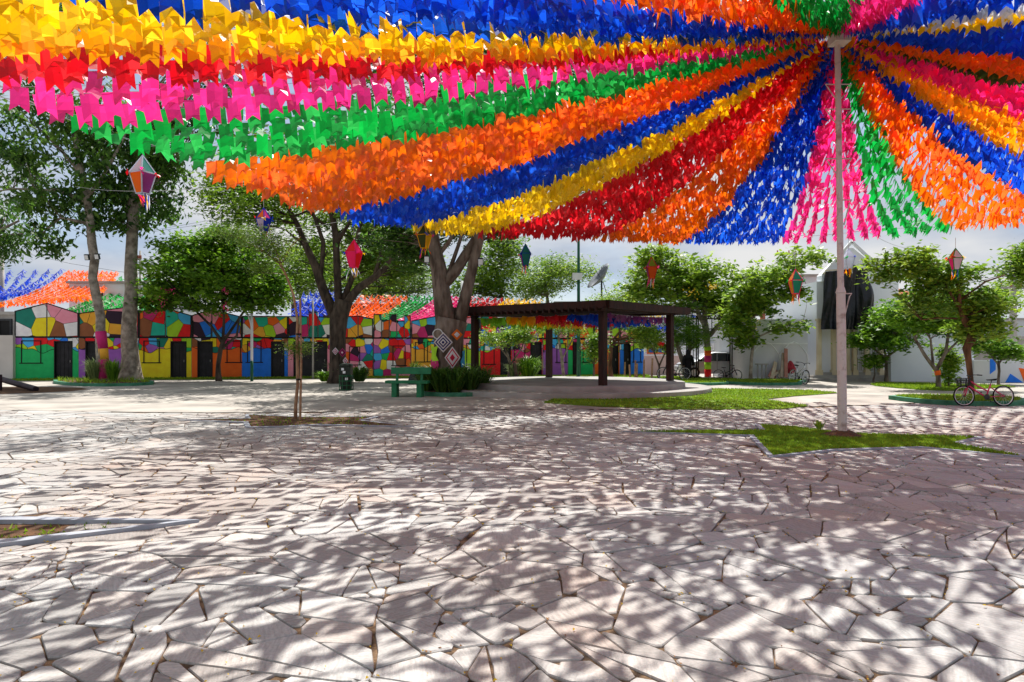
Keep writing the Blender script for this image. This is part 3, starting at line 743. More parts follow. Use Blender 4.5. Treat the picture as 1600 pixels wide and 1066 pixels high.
# ------------------------------------------------------------------ car
def car():
    d = 37.8; cx = W(1114, 0, d).x
    t = thing('parked_car', 'silver hatchback car parked beyond the lattice gateway', 'car', (cx, d, 0))
    L_, Wd, Hh = 3.9, 1.6, 1.42
    prof = [(-1.95, .35), (-1.98, .62), (-1.75, .82), (-1.05, .95), (-.55, 1.32), (-.1, 1.42), (.85, 1.40), (1.45, 1.25), (1.8, .95), (1.96, .85), (1.98, .4), (1.85, .25), (-1.85, .25)]
    m = MB(); n = len(prof); ys = [(-.80, .90), (-.74, 1.), (.74, 1.), (.80, .90)]
    vs = []
    for k, (yy, s) in enumerate(ys):
        for x, z in prof:
            nar = .12 if z > 1.0 else 0
            vs.append((cx + x * (s if k in (0, 3) else 1), d + yy * (1 - nar), .25 + (z - .25) * (1 if k in (1, 2) else .97)))
    fs = []
    for k in range(3):
        for i in range(n): fs.append((k * n + i, (k + 1) * n + i, (k + 1) * n + (i + 1) % n, k * n + (i + 1) % n))
    fs += [tuple(range(n)), tuple(range(4 * n - 1, 3 * n - 1, -1))]
    m.add(vs, fs); body = m.build('body', mat('car_silver', 'a4a9b1', 'b0b5bc', 2, .3, metal=.1, spec=.6), t, auto=True)
    for a, c in (((-.86, .98), (-.05, .98)), ((.02, .98), (.85, .98))):
        m = MB(); top = 1.33; x0, x1 = a[0], c[0]
        pl = [(x0, .93), (x1, .93), (x1 if x1 < .5 else x1 + .0, top), (x0 + (.38 if x0 < -.5 else 0), top)]
        m.xz([(cx + x, z) for x, z in pl], d - .83, d - .80); m.build('side_window', GLASS, t)
    m = MB(); m.xz([(cx + .92, .97), (cx + 1.5, 1.0), (cx + 1.3, 1.25), (cx + .92, 1.32)], d - .83, d - .80); m.build('side_window', GLASS, t)
    for wx in (-1.25, 1.25):
        m = MB(); ax = Matrix.Rotation(R(90), 4, 'X'); m.lathe([(.0, -.09), (.20, -.09), (.29, -.085), (.30, 0), (.29, .085), (0, .085)], (cx + wx, d - .79, .30), 18, axis=ax); wl = m.build('wheel', mat('tyre', '151515', None, rough=.85), t)
        m = MB(); m.lathe([(.0, .12), (.06, .12), (.19, .10), (.19, .08)], (cx + wx, d - .79, .30), 14, axis=ax); m.build('rim', WHITEP, wl)
        m = MB(); m.lathe([(.0, -.09), (.29, -.085), (.30, 0), (.29, .085), (0, .085)], (cx + wx, d + .74, .30), 18, axis=ax); m.build('wheel', MATS['tyre'], t)
    m = MB(); m.box((cx - 1.93, d - .6, .68), (.12, .3, .14)); m.build('headlight', WHITEP, t)
    m = MB(); m.box((cx + 1.92, d - .68, .85), (.1, .14, .25)); m.build('tail_light', MATS['paint_red'], t)
    m = MB(); m.box((cx - .95, d - .9, .98), (.15, .16, .12)); m.build('mirror', BLACK, t)
    m = MB()
    for x in (-.01, .9): m.box((cx + x, d - .806, .72), (.012, .02, .5))
    m.build('door_seam', BLACK, t)
car()

# ------------------------------------------------------------------ pavilion
PN, PR, PL = Vector((3.06, 23.0, 0)), Vector((6.13, 26.5, 0)), Vector((-1.44, 26.5, 0)); PBk = PL + PR - PN
t = thing('pavilion', 'dark timber flat roofed pavilion with slatted roof edge', 'pavilion', (2.35, 26.5, .36))
plat = thing('round_platform', 'round two step grey concrete platform under the timber pavilion', 'platform', (2.35, 26.5, 0))
for k, (rr, z0, z1) in enumerate(((5.2, 0, .18), (4.25, .18, .36))):
    m = MB(); m.lathe([(rr, z0), (rr, z1 - .03), (rr - .02, z1), (0.001, z1)], (2.35, 26.5, 0), 40); m.build('step', mat('platform_concrete', '8d8a86', 'a6a39e', 1.5, .85, .15), plat, auto=True)
for p in (PN, PR, PL, PBk):
    m = MB(); m.box((p.x, p.y, 1.65), (.22, .22, 2.58), R(45)); m.build('post', DARKWOOD, t)
uL = (PL - PN).normalized(); uR = (PR - PN).normalized(); ov = .5
c0 = PN - uL * ov - uR * ov; cL = PL + uL * .7 - uR * ov; cR = PR + uR * .7 - uL * ov; cB = PBk + uL * .7 + uR * .7
z = 3.02
for a, c in ((c0, cL), (c0, cR), (cR, cB), (cL, cB)):
    m = MB(); d_ = (c - a).normalized(); m.bar(a + Vector((0, 0, 3.06)) + d_ * .05, c + Vector((0, 0, 3.06)) - d_ * .05, .09, .25); m.build('fascia_beam', DARKWOOD, t)
for a, c in ((PN, PL), (PN, PR), (PR, PBk), (PL, PBk)):
    m = MB(); m.bar(a + Vector((0, 0, 2.97)), c + Vector((0, 0, 2.97)), .12, .12); m.build('inner_beam', DARKWOOD, t)
n = 26
for i in range(n):
    a = c0.lerp(cL, (i + .5) / n) + Vector((0, 0, 2.91)) - uR * .1; c = cR.lerp(cB, (i + .5) / n) + Vector((0, 0, 3.06))
    m = MB(); m.bar(a, c, .07, .12); m.build('rafter', DARKWOOD, t)
m = MB(); m.add([c0 + Vector((0, 0, 3.2)), cR + Vector((0, 0, 3.2)), cB + Vector((0, 0, 3.2)), cL + Vector((0, 0, 3.2))], [(0, 1, 2, 3)]); m.build('roof_sheet', mat('poly_sheet', '3b332c', '57493c', 1), t)

# ------------------------------------------------------------------ pole
PX, PY, PH = 6.0, 12.4, 7.35
t = thing('bunting_pole', 'tall pale pink steel pole carrying the strings of pennants', 'pole', (PX, PY, 0))
PP = mat('pole_pink', 'a5857a', 'd3c2bc', 6, .65, .3, 20, lo=.28, hi=.46)
m = MB(); m.tube([(PX, PY, 0), (PX - .012, PY, 1.2), (PX - .03, PY, 2.62)], [.082, .079, .077], 16); m.lathe([(.078, 0), (.09, .02), (.06, .12)], (PX - .03, PY, 2.6), 16); m.build('lower_shaft', PP, t, auto=True)
m = MB(); m.tube([(PX - .03, PY, 2.6), (PX - .09, PY, 7.15)], [.056, .05], 14); m.build('upper_shaft', PP, t, auto=True)
m = MB(); m.box((PX - .1, PY - .1, 7.22), (.29, .3, .25)); m.box((PX - .1, PY - .1, 7.36), (.3, .32, .03)); m.build('top_box', mat('box_cream', 'c4b5a5', 'd2c6b8', 4), t)
for k, z in enumerate((2.55, 4.25, 5.0, 5.9, 6.35)):
    for s in ((1,) if k == 0 or k == 1 else (-1, 1)):
        x = PX - .07; m = MB(); m.tube([(x, PY, z + .05), (x + s * .24, PY, z + .05), (x + s * .2, PY, z - .0), (x + s * .1, PY, z - .25 * (k < 2) - .15), (x, PY, z - .25)], .012, 5); m.build('step_rung', PP, t)
m = MB(); m.lathe([(.42, 0.012), (.3, .05), (.14, .11), (.0, .12)], (PX, PY, 0), 14); 
m.v = [(x + random.gauss(0, .015), y + random.gauss(0, .015), z + random.gauss(0, .006)) for x, y, z in m.v]
o = m.build('earth_mound', SOIL, smooth=True); tag(o, 'low brown earth mound at the foot of the pink pole', 'earth mound')

# ------------------------------------------------------------------ pennant canopy
COL = {'teal': ('17907f', '20a090'), 'orange': ('fb6204', 'fc7b0a'), 'blue': ('0833b8', '0c4cd6'), 'yellow': ('fec800', 'ffd40c'), 'amber': ('feA403', 'ffb010'), 'red': ('d80c1c', 'e01525'), 'pink': ('f0157e', 'f53593'), 'green': ('069a3a', '0cb344'), 'olive': ('3d5a16', '55601c'), 'lime': ('7ac21c', '8fd028'), 'white': ('c9d2e2', 'dfe4ee'), 'purple': ('8a2f86', '9c4a98')}
FM = {k: mat('pennant_' + k, v[0], v[1], 1.3, .45, trans=.6, spec=.45) for k, v in COL.items()}
def shade_of(h, f, mixw):
    c = hexc(h)
    if mixw and c[2] > .35 and c[0] < .05: return (.012, .12, .78)
    return tuple(min(.95, q * f * (1 - mixw) + mixw * .6) for q in c)
FMV = {k: [FM[k], mat('pennant_%s_faded' % k, shade_of(v[0], 1.15, .035), None, rough=.35, trans=.66, spec=.6), mat('pennant_%s_deep' % k, shade_of(v[1], .72, .0), None, rough=.5, trans=.5, spec=.4)] for k, v in COL.items()}  # lighter and darker copies paint in backlit and overlapped, shadowed pennants
NV = 14
fr_ = random.Random(5)
flag_geo = []
for k in range(NV):
    wv = fr_.uniform(.175, .21); hv = fr_.uniform(.26, .33); bend = fr_.uniform(-.09, .11); tw = fr_.uniform(-.06, .06); notch = fr_.uniform(.05, .10)
    vs = []
    for j, v in enumerate((0, .35, .7, 1)):
        for i, u in enumerate((-1, 0, 1)):
            z = -hv * v + (notch * (1 if v == 1 else 0) if i == 1 else 0)
            y = bend * v * v + tw * u * v + (.018 * math.sin(3 * v + k) if i == 1 else 0)
            vs.append((u * wv / 2 * (1 - .12 * v * fr_.random()), y, z))
    fs = []
    for j in range(3):
        for i in range(2): a = j * 3 + i; fs.append((a, a + 1, a + 4, a + 3))
    flag_geo.append((vs, fs))
flag_mesh = {}
def fmesh(col, k):
    if (col, k) not in flag_mesh:
        me = bpy.data.meshes.new('pennant'); me.from_pydata(flag_geo[k][0], [], flag_geo[k][1]); me.materials.append(FMV[col][(0, 0, 1, 2, 0, 1, 2)[k % 7]]); me.update(); flag_mesh[(col, k)] = me
    return flag_mesh[(col, k)]
FLAGN = [0]
def pennant_string(label, group, col, pts, spacing=.2, single=True, scale=1., tilt=.5, wind=0.15, skip=0, size_drop=None, r=None, azn=.12):
    """a cord through pts with pennants hanging from it"""
    r = r or fr_
    t = thing('pennant_string', label, 'bunting', pts[0], group=group)
    m = MB(); m.tube(pts, .004, 3); m.build('cord', WIRE, t)
    seg = [0]
    for a, b_ in zip(pts[:-1], pts[1:]): seg.append(seg[-1] + (b_ - a).length)
    total = seg[-1]; s = skip + .06; i = 0; big = MB(); im = wm(t).inverted()
    while s < total - .05:
        while i < len(seg) - 2 and seg[i + 1] < s: i += 1
        u = (s - seg[i]) / (seg[i + 1] - seg[i]); p = pts[i].lerp(pts[i + 1], u); d = (pts[i + 1] - pts[i]).normalized()
        az = math.atan2(d.y, d.x); pit = -math.asin(d.z)
        roll = wind + r.gauss(0, tilt); k = r.randrange(NV)
        M = Matrix.Translation(p) @ Matrix.Rotation(az + r.gauss(0, azn), 4, 'Z') @ Matrix.Rotation(pit * .55 + r.gauss(0, .08), 4, 'Y') @ Matrix.Rotation(roll, 4, 'X') @ Matrix.Diagonal((scale, scale, scale * r.uniform(.85, 1.15), 1))
        if single:
            o = bpy.data.objects.new('pennant', fmesh(col, k)); o.parent = t; o.matrix_basis = im @ M; C.objects.link(o); FLAGN[0] += 1
        else: big.add([M @ Vector(v) for v in flag_geo[k][0]], flag_geo[k][1])
        s += spacing * r.uniform(.9, 1.12)
    if not single: tag(big.build('pennants', FM[col], t), kind='stuff')
    return t
def ring(a):
    a = a % 360
    r = np.interp(a, [0, 90, 170, 185, 200, 215, 236, 241, 262, 268, 300, 360], [11.5, 11.2, 11.3, 11.6, 12.7, 12.7, 12.0, 4.0, 4.0, 11.5, 11.5, 11.5])
    h = np.interp(a, [0, 60, 110, 150, 183, 200, 215, 236, 241, 262, 268, 300, 360], [5.35, 5.4, 5.5, 5.1, 4.9, 4.65, 4.8, 5.2, 6.4, 6.4, 5.2, 5.2, 5.35])
    return r, h
def sag(a):
    return float(np.interp(a % 360, [0, 50, 100, 130, 155, 175, 200, 225, 240, 300, 360], [.7, .8, .75, .6, .4, .28, .25, .3, .4, .6, .7]))
BANDS = [  # azimuth start, end, colour, number of strings, description
    (57, 74, 'pink', 8, 'pink band hanging straight behind the pole'),
    (74, 91, 'blue', 12, 'blue band just left of the pole'),
    (91, 107, 'orange', 10, 'orange band between blue and dark red ones'),
    (107, 129, 'red', 11, 'red band sweeping down left of the pole'),
    (129, 142, 'yellow', 7, 'golden band above the sweeping red one'),
    (142, 158, 'blue', 8, 'blue band above the golden one'),
    (158, 182, 'orange', 11, 'broad orange band at left under the green one'),
    (182, 196.5, 'green', 7, 'green band reaching the left tree tops'),
    (196.5, 203, 'pink', 4, 'pink band over the green one at left'),
    (203, 206.5, 'red', 4, 'thin red band over the left pink one'),
    (206.5, 209, 'amber', 3, 'amber row over the red one at upper left'),
    (209, 213, 'yellow', 5, 'bright yellow band at upper left'),
    (213, 221, 'blue', 8, 'blue band across the top left'),
    (221, 235, 'orange', 10, 'orange band across the top'),
    (235, 247, 'green', 8, 'green band overhead from the pole top'),
    (247, 264, 'pink', 9, 'pink band overhead right of pole top'),
    (264, 284, 'blue', 9, 'blue band at the top right corner'),
    (284, 290, 'white', 3, 'pale row among the top right blue ones'),
    (290, 299, 'yellow', 4, 'thin yellow row at top right'),
    (299, 330, 'blue', 13, 'navy band under the thin yellow row'),
    (330, 346, 'orange', 9, 'upper orange band at right'),
    (346, 353, 'olive', 4, 'dark olive green row at right'),
    (353, 368, 'pink', 7, 'pink band at right under the olive row'),
    (368, 382, 'amber', 7, 'amber band at right'),
    (382, 391, 'blue', 5, 'blue band under the amber one at right'),
    (391, 407, 'orange', 8, 'lower orange band at right'),
    (407, 417, 'green', 4, 'green band right behind the pole'),
]
ORD = ['first', 'second', 'third', 'fourth', 'fifth', 'sixth', 'seventh', 'eighth', 'ninth', 'tenth', 'eleventh', 'twelfth', 'thirteenth']
TOP = Vector((PX - .1, PY, 7.54))
anchors = []
for a0, a1, col, n, desc in BANDS:
    for k in range(n):
        a = a0 + (a1 - a0) * (k + .5 + fr_.uniform(-.07, .07)) / n
        rr, hh = ring(a); sg = sag(a) * (1 if rr > 8 else .25) * fr_.uniform(.94, 1.07); hh += fr_.uniform(-.03, .03)
        ca, sa = math.cos(R(a)), math.sin(R(a))
        pts = []
        for i in range(15):
            u = i / 14; pts.append(Vector((TOP.x + ca * (.12 + (rr - .12) * u), TOP.y + sa * (.12 + (rr - .12) * u), TOP.z + (hh - TOP.z) * u - 4 * sg * u * (1 - u))))
        sparse = (col == 'green' and a0 == 407) or (col == 'pink' and a0 == 57)
        lab = '%s string, going clockwise, of the %s' % (ORD[n - 1 - k], desc)
        hid = 226 < a % 360 < 320        # strings that pass overhead out of the picture
        dens = float(np.interp(a % 360, [0, 60, 125, 180, 192, 204, 214, 230, 360], [.175, .18, .165, .18, .25, .27, .2, .18, .175])); azn = float(np.interp(a % 360, [20, 50, 95, 125], [.14, .5, .5, .14]))
        pennant_string(lab, 'pennant strings of the big canopy', col, pts, dens, single=True, tilt=.22, wind=fr_.uniform(-.2, .4), r=fr_, azn=azn, skip=.36)
m = MB(); pts = []
for i in range(90):
    a = i * 4; rr, hh = ring(a); pts.append((TOP.x + rr * math.cos(R(a)), TOP.y + rr * math.sin(R(a)), hh + .01 + .05 * math.sin(a * .35)))
m.tube(pts, .008, 4, closed=True); tag(m.build('ring_wire', WIRE), 'long thin wire loop that the pennant strings and lanterns hang from', 'wire')
for k_, (a, dst, lab) in enumerate(((150, (-12.5, 33, 7.5), 'thin anchor wire running from the wire loop to the left forked tree'), (172, (-20, 31, 9), 'thin anchor wire running from the wire loop to the tall left trees'), (197, (-17, 6.5, 7.5), 'thin anchor wire leaving the frame at the far left'), (110, (-1.8, 25.4, 6.8), 'thin anchor wire running from the wire loop to the giant forked trunk'), (60, (18, 30, 6), 'thin anchor wire running from the wire loop to the right trees'), (20, (26, 22, 6.5), 'thin anchor wire leaving the frame at the far right'))):
    rr, hh = ring(a); A_ = Vector((TOP.x + rr * math.cos(R(a)), TOP.y + rr * math.sin(R(a)), hh + .01)); B_ = Vector(dst); m = MB()
    m.tube([A_.lerp(B_, i / 8) - Vector((0, 0, .8 * (i / 8) * (1 - i / 8))) for i in range(9)], .007, 4); tag(m.build('anchor_wire', WIRE), lab, 'wire')
print('flags', FLAGN[0])

# strings inside the pavilion
def lerp_pts(a, b_, n=10, s=.1):
    return [Vector(a).lerp(Vector(b_), i / n) - Vector((0, 0, 4 * s * (i / n) * (1 - i / n))) for i in range(n + 1)]
pcols = [('lime', 'left post'), ('lime', 'left post'), ('yellow', 'left half'), ('amber', 'left half'), ('red', 'middle'), ('red', 'middle'), ('blue', 'front corner'), ('purple', 'right end')]
seqL = ['lime', 'lime', 'yellow', 'amber', 'red', 'red', 'blue', 'blue']
ordn = 0
for i, c in enumerate(seqL):
    a = PL.lerp(PN, (i + .3) / 8) ; b2 = PBk.lerp(PR, (i + .3) / 8)
    pennant_string('%s pennant string under pavilion roof, %s from the left post' % (c, ORD[i]), 'pennant strings under the pavilion roof', c, lerp_pts((a.x, a.y, 2.80), (b2.x, b2.y, 2.78), 8, .12), .17, single=True, tilt=.4)
for i, c in enumerate(['lime', 'amber', 'red', 'blue']):
    a = PL.lerp(PN, i / 4); b2 = PL.lerp(PN, (i + 1) / 4)
    pennant_string('%s pennants along front left pavilion beam, %s group from the left post' % (c, ORD[i]), 'pennant strings along the pavilion beams', c, lerp_pts((a.x + .1, a.y + .3, 2.80), (b2.x + .1, b2.y + .3, 2.80), 4, .03), .13, tilt=.5)
a, b2 = PN, PR
pennant_string('purple pennant string along the right pavilion beam', 'pennant strings along the pavilion beams', 'purple', lerp_pts((a.x, a.y + .2, 2.82), (b2.x - .1, b2.y + .2, 2.82), 6, .03), .12, tilt=.5)
pennant_string('purple pennant string just inside the right pavilion beam', 'pennant strings along the pavilion beams', 'purple', lerp_pts((a.x - .3, a.y + .5, 2.82), (b2.x - .4, b2.y + .5, 2.82), 6, .05), .13, tilt=.5)

# second canopy over the street behind the houses
def far_band(desc, col, far0, far1, near0, near1, n, sg=.5, base=0):
    for k in range(n):
        u = (k + .5) / n; a = far0.lerp(far1, u); b2 = near0.lerp(near1, u)
        pennant_string('%s string from the left in the %s' % (ORD[k], desc), 'pennant strings over the street behind the houses', col, lerp_pts(a, b2, 10, sg), .22, single=False, scale=1.25, tilt=.5)
# left group: rows run from upper right back to lower left front
far_band('blue group above the far left roof', 'blue', W(-80, 424, 56), W(105, 419, 60), W(-90, 482, 38), W(38, 455, 44), 9, .3)
far_band('orange group above the green painted house', 'orange', W(105, 421, 60), W(185, 423, 62), W(-10, 474, 38), W(140, 462, 38), 11, .35)
far_band('green group above the purple painted house', 'green', W(185, 430, 62), W(300, 440, 62), W(92, 484, 37.5), W(235, 486, 37.5), 9, .3)
far_band('blue group behind the round tree', 'blue', W(470, 455, 50), W(530, 452, 50), W(450, 492, 39.5), W(505, 490, 39.5), 6, .2)
far_band('orange group right of the dark forked tree', 'orange', W(560, 459, 50), W(640, 461, 50), W(520, 498, 39.8), W(575, 500, 39.8), 9, .2)
far_band('green group over the castle parapet house', 'green', W(640, 461, 50), W(682, 461, 50), W(572, 500, 39.8), W(612, 501, 39.8), 6, .2)
far_band('pink group left of the big forked tree', 'pink', W(682, 461, 50), W(730, 463, 50), W(612, 501, 39.8), W(668, 501, 39.8), 7, .2)
far_band('red group behind the big forked tree', 'red', W(730, 463, 50), W(790, 465, 50), W(668, 501, 39.8), W(715, 500, 40), 6, .2)
far_band('yellow group above the pavilion roof', 'yellow', W(790, 465, 50), W(850, 468, 50), W(715, 500, 40), W(790, 500, 40.5), 7, .2)
far_band('yellow group right behind the pavilion', 'yellow', W(1000, 485, 52), W(1060, 486, 52), W(940, 505, 43), W(1010, 505, 43), 4, .2)
far_band('blue group by the right pavilion post', 'blue', W(1030, 490, 50), W(1090, 492, 50), W(1000, 510, 44), W(1050, 512, 44), 4, .2)

# ------------------------------------------------------------------ trees
def tree(name, label, cat, D, limbs, blobs, lm, bm, leaf=.16, per=55, rc=.5, gap=.25, base=None, group=None, depth=1., twigs=True, asp=.42, flat=.6, droop=0., sides=9, wob=.06):
    """limbs: polylines of (px,py,width_px[,dy]); blobs: (px,py,rx_px,ry_px,clumps[,dy])"""
    k = D / F
    P = lambda e: W(e[0], e[1], D) + Vector((0, e[3] if len(e) > 3 else 0, 0))
    b0 = P(limbs[0][0]); t = thing(name, label, cat, (b0.x, b0.y, 0), group=group)
    m = MB(); joints = []
    for li, lb in enumerate(limbs):
        pts = [P(e) for e in lb]; rr = [e[2] * k / 2 for e in lb]
        if li == 0:
            pts[0].z = 0; f0 = pts[0].copy(); f0.z = -.05
            pts[0].z = min(.35, pts[1].z * .4); pts.insert(0, f0); rr.insert(0, rr[0] * 1.25)
        # resample with slight wander
        q = [pts[0]]; q_r = [rr[0]]
        for a, c, ra, rb in zip(pts[:-1], pts[1:], rr[:-1], rr[1:]):
            n = max(1, int((c - a).length / .7))
            for i in range(1, n + 1):
                u = i / n; w_ = min(.05, (ra + rb) * .13) * (1 if i < n else .3)
                q.append(a.lerp(c, u) + Vector((random.gauss(0, w_), random.gauss(0, w_), 0))); q_r.append(ra + (rb - ra) * u)
        m.tube(q, q_r, sides, wob=wob); joints += list(zip(q, q_r))
    # crown
    nl = []
    cent = []
    for bl in blobs:
        px, py, rx, ry, nc = bl[:5]; dy = bl[5] if len(bl) > 5 else 0
        c = W(px, py, D) + Vector((0, dy, 0)); rx *= k; ry *= k; rd = rx * depth
        cnt = 0
        while cnt < nc:
            v = rng.normal(size=3); v /= np.linalg.norm(v); rad = rng.random() ** .42
            p = np.array([c.x + v[0] * rx * rad, c.y + v[1] * rd * rad, c.z + v[2] * ry * rad])
            g_ = math.sin(p[0] * 1.7 + px) * math.sin(p[1] * 1.9 + 2) * math.sin(p[2] * 2.3 + py)
            cnt += 1
            if g_ > .55 - gap: continue
            cent.append((p, rad))
    if twigs:
        far_ = [j for j in joints if j[1] < 99]
        jp = np.array([list(j[0]) for j in far_]); used = 0
        for (p, rad) in cent:
            if rng.random() > .4: continue
            dd = np.linalg.norm(jp - p, axis=1) + np.maximum(0, jp[:, 2] - p[2] + .1) * 2; i = int(dd.argmin())
            if dd[i] > 4.8: continue
            a = Vector(jp[i]); c = Vector(p); mid = a.lerp(c, .5) + Vector((random.gauss(0, .12), random.gauss(0, .12), random.uniform(.0, .25) * (c - a).length * .5))
            r0 = min(.06, .01 + .012 * (c - a).length, far_[i][1] * .7)
            m.tube([a, mid, c], [r0, r0 * .6, r0 * .2], 4)
    m.build('trunk', bm, t, smooth=True)
    V = []; T = []
    for (p, rad) in cent:
        n = int(per * rng.uniform(.6, 1.3)); ct = rng.uniform(0, .7)
        q = p + rng.normal(size=(n, 3)) * np.array([rc, rc, rc * flat]) * .6
        q[:, 2] -= droop * np.abs(rng.normal(size=n))
        a = rng.uniform(0, 2 * PI, n); el = rng.uniform(-.7, .35, n) - (.5 if droop else 0)
        d = np.stack([np.cos(a) * np.cos(el), np.sin(a) * np.cos(el), np.sin(el)], 1)
        up = rng.normal(size=(n, 3)) * .55 + np.array([0, 0, 1.]); s = np.cross(d, up); s /= np.linalg.norm(s, axis=1)[:, None]
        nn = np.cross(s, d)
        ln = leaf * rng.uniform(.6, 1.35, n)[:, None]; wd = ln * asp
        v0 = q - d * ln * .5; v1 = q + s * wd * .5 + nn * wd * .12; v2 = q + d * ln * .5; v3 = q - s * wd * .5 + nn * wd * .12
        V.append(np.stack([v0, v1, v2, v3], 1).reshape(-1, 3)); T.append(np.clip(ct + rng.normal(size=n) * .18, 0, 1))
    V = np.concatenate(V) - np.array([b0.x, b0.y, 0]); T = np.concatenate(T); nf = len(T)
    me = bpy.data.meshes.new('crown'); me.vertices.add(len(V)); me.vertices.foreach_set('co', V.astype(np.float32).ravel())
    me.loops.add(nf * 4); me.loops.foreach_set('vertex_index', np.arange(nf * 4, dtype=np.int32))
    me.polygons.add(nf); me.polygons.foreach_set('loop_start', np.arange(0, nf * 4, 4, dtype=np.int32)); me.polygons.foreach_set('loop_total', np.full(nf, 4, dtype=np.int32))
    me.materials.append(lm); me.update(calc_edges=True)
    at = me.attributes.new('tone', 'FLOAT', 'FACE'); at.data.foreach_set('value', T.astype(np.float32))
    o = bpy.data.objects.new('crown', me); C.objects.link(o); o.parent = t
    return t
# left pair
T1 = tree('tall_tree', 'slender leaning grey trunked tree at left with painted base', 'tree', 31.5,
     [[(163, 598, 15), (158, 530, 14), (150, 460, 13), (143, 380, 13), (135, 300, 11), (118, 220, 8), (105, 150, 5)], [(137, 315, 8), (90, 298, 5), (20, 295, 3), (-10, 300, 2)], [(131, 280, 7), (100, 240, 5), (60, 200, 3)], [(140, 350, 6), (95, 340, 4), (60, 370, 2)], [(135, 310, 7), (170, 260, 5), (200, 200, 3)]],
     [(120, 215, 70, 62, 48), (85, 320, 60, 40, 34), (150, 290, 46, 62, 30), (45, 255, 45, 32, 20), (75, 365, 28, 26, 16), (12, 322, 26, 20, 10), (60, 170, 60, 45, 26), (70, 40, 80, 55, 40), (-10, 180, 60, 50, 20), (-15, 250, 40, 60, 20)], L_DARK, BARKP, .34, 40, .55, .42, droop=.15)
T2 = tree('tall_tree', 'thick pale mottled trunk with dark crown behind the lantern at left', 'tree', 33,
     [[(204, 600, 33), (204, 560, 25), (204, 480, 21), (205, 400, 18), (207, 330, 16), (212, 250, 11), (218, 170, 6)], [(207, 340, 9), (240, 290, 6), (270, 250, 3)], [(206, 330, 9), (180, 290, 6), (160, 250, 3)]],
     [(220, 255, 62, 75, 62), (205, 325, 62, 36, 40), (262, 275, 30, 52, 26), (190, 190, 80, 60, 44), (280, 190, 70, 50, 30), (300, 110, 110, 60, 40)], L_DARK, BARKP, .34, 42, .55, .30, droop=.15)
tree('dark_tree', 'drooping dark branches at the far left edge', 'tree', 24,
     [[(-60, 615, 14), (-50, 500, 12), (-30, 400, 9), (0, 360, 5), (30, 345, 3)], [(-45, 450, 6), (-10, 370, 3), (35, 365, 2)]],
     [(0, 385, 32, 22, 20), (-40, 330, 60, 50, 40), (20, 365, 18, 12, 6)], L_DARK, BARK, .17, 50, .4, .2, droop=.1)
tree('round_tree', 'round dense bright green tree before the orange and yellow houses', 'tree', 33.6,
     [[(342, 596, 9), (341, 570, 7), (345, 545, 7), (350, 530, 7)], [(348, 536, 6), (330, 510, 4), (305, 485, 3)], [(350, 532, 6), (365, 510, 4), (385, 480, 3)], [(346, 545, 5), (370, 525, 4), (374, 495, 3)], [(348, 536, 5), (350, 500, 4), (350, 450, 3)]],
     [(330, 435, 104, 52, 330), (325, 400, 80, 42, 170), (255, 465, 34, 26, 50), (405, 455, 42, 36, 90), (345, 378, 35, 18, 30)], L_LUSH, BARKD, .23, 52, .42, .0, asp=.5)
tree('forked_tree', 'dark many forked tree over the litter bin with yarn decorations', 'tree', 31.5,
     [[(527, 600, 27), (527, 560, 25), (527, 525, 25), (530, 495, 30), (538, 470, 26)], [(522, 492, 18), (505, 455, 15), (492, 415, 13), (478, 385, 10), (465, 350, 8), (445, 315, 6), (425, 295, 4)], [(530, 485, 14), (527, 440, 12), (526, 395, 11), (520, 340, 9), (505, 300, 5)], [(536, 480, 16), (560, 450, 13), (590, 430, 10), (610, 405, 8), (640, 385, 5)], [(536, 470, 10), (552, 430, 9), (556, 380, 7), (565, 330, 5), (580, 300, 3)], [(526, 380, 8), (545, 350, 5), (560, 315, 4), (545, 300, 3)], [(500, 440, 8), (505, 380, 7), (488, 330, 5), (470, 300, 3)], [(505, 350, 5), (480, 330, 4), (455, 340, 3)], [(585, 432, 7), (600, 380, 5), (640, 340, 4)], [(560, 380, 5), (590, 350, 4), (610, 320, 3)]],
     [(400, 330, 75, 32, 70, -1), (480, 330, 90, 50, 70, 2), (590, 340, 90, 50, 90, 3), (620, 385, 55, 40, 60, 3), (560, 420, 60, 40, 40, 3), (470, 390, 40, 40, 24, 3), (370, 295, 45, 30, 34), (640, 320, 60, 40, 34), (500, 260, 160, 60, 90, 0), (565, 400, 40, 30, 14, 2)], L_YEL, BARKD, .21, 68, .55, .15, asp=.45)
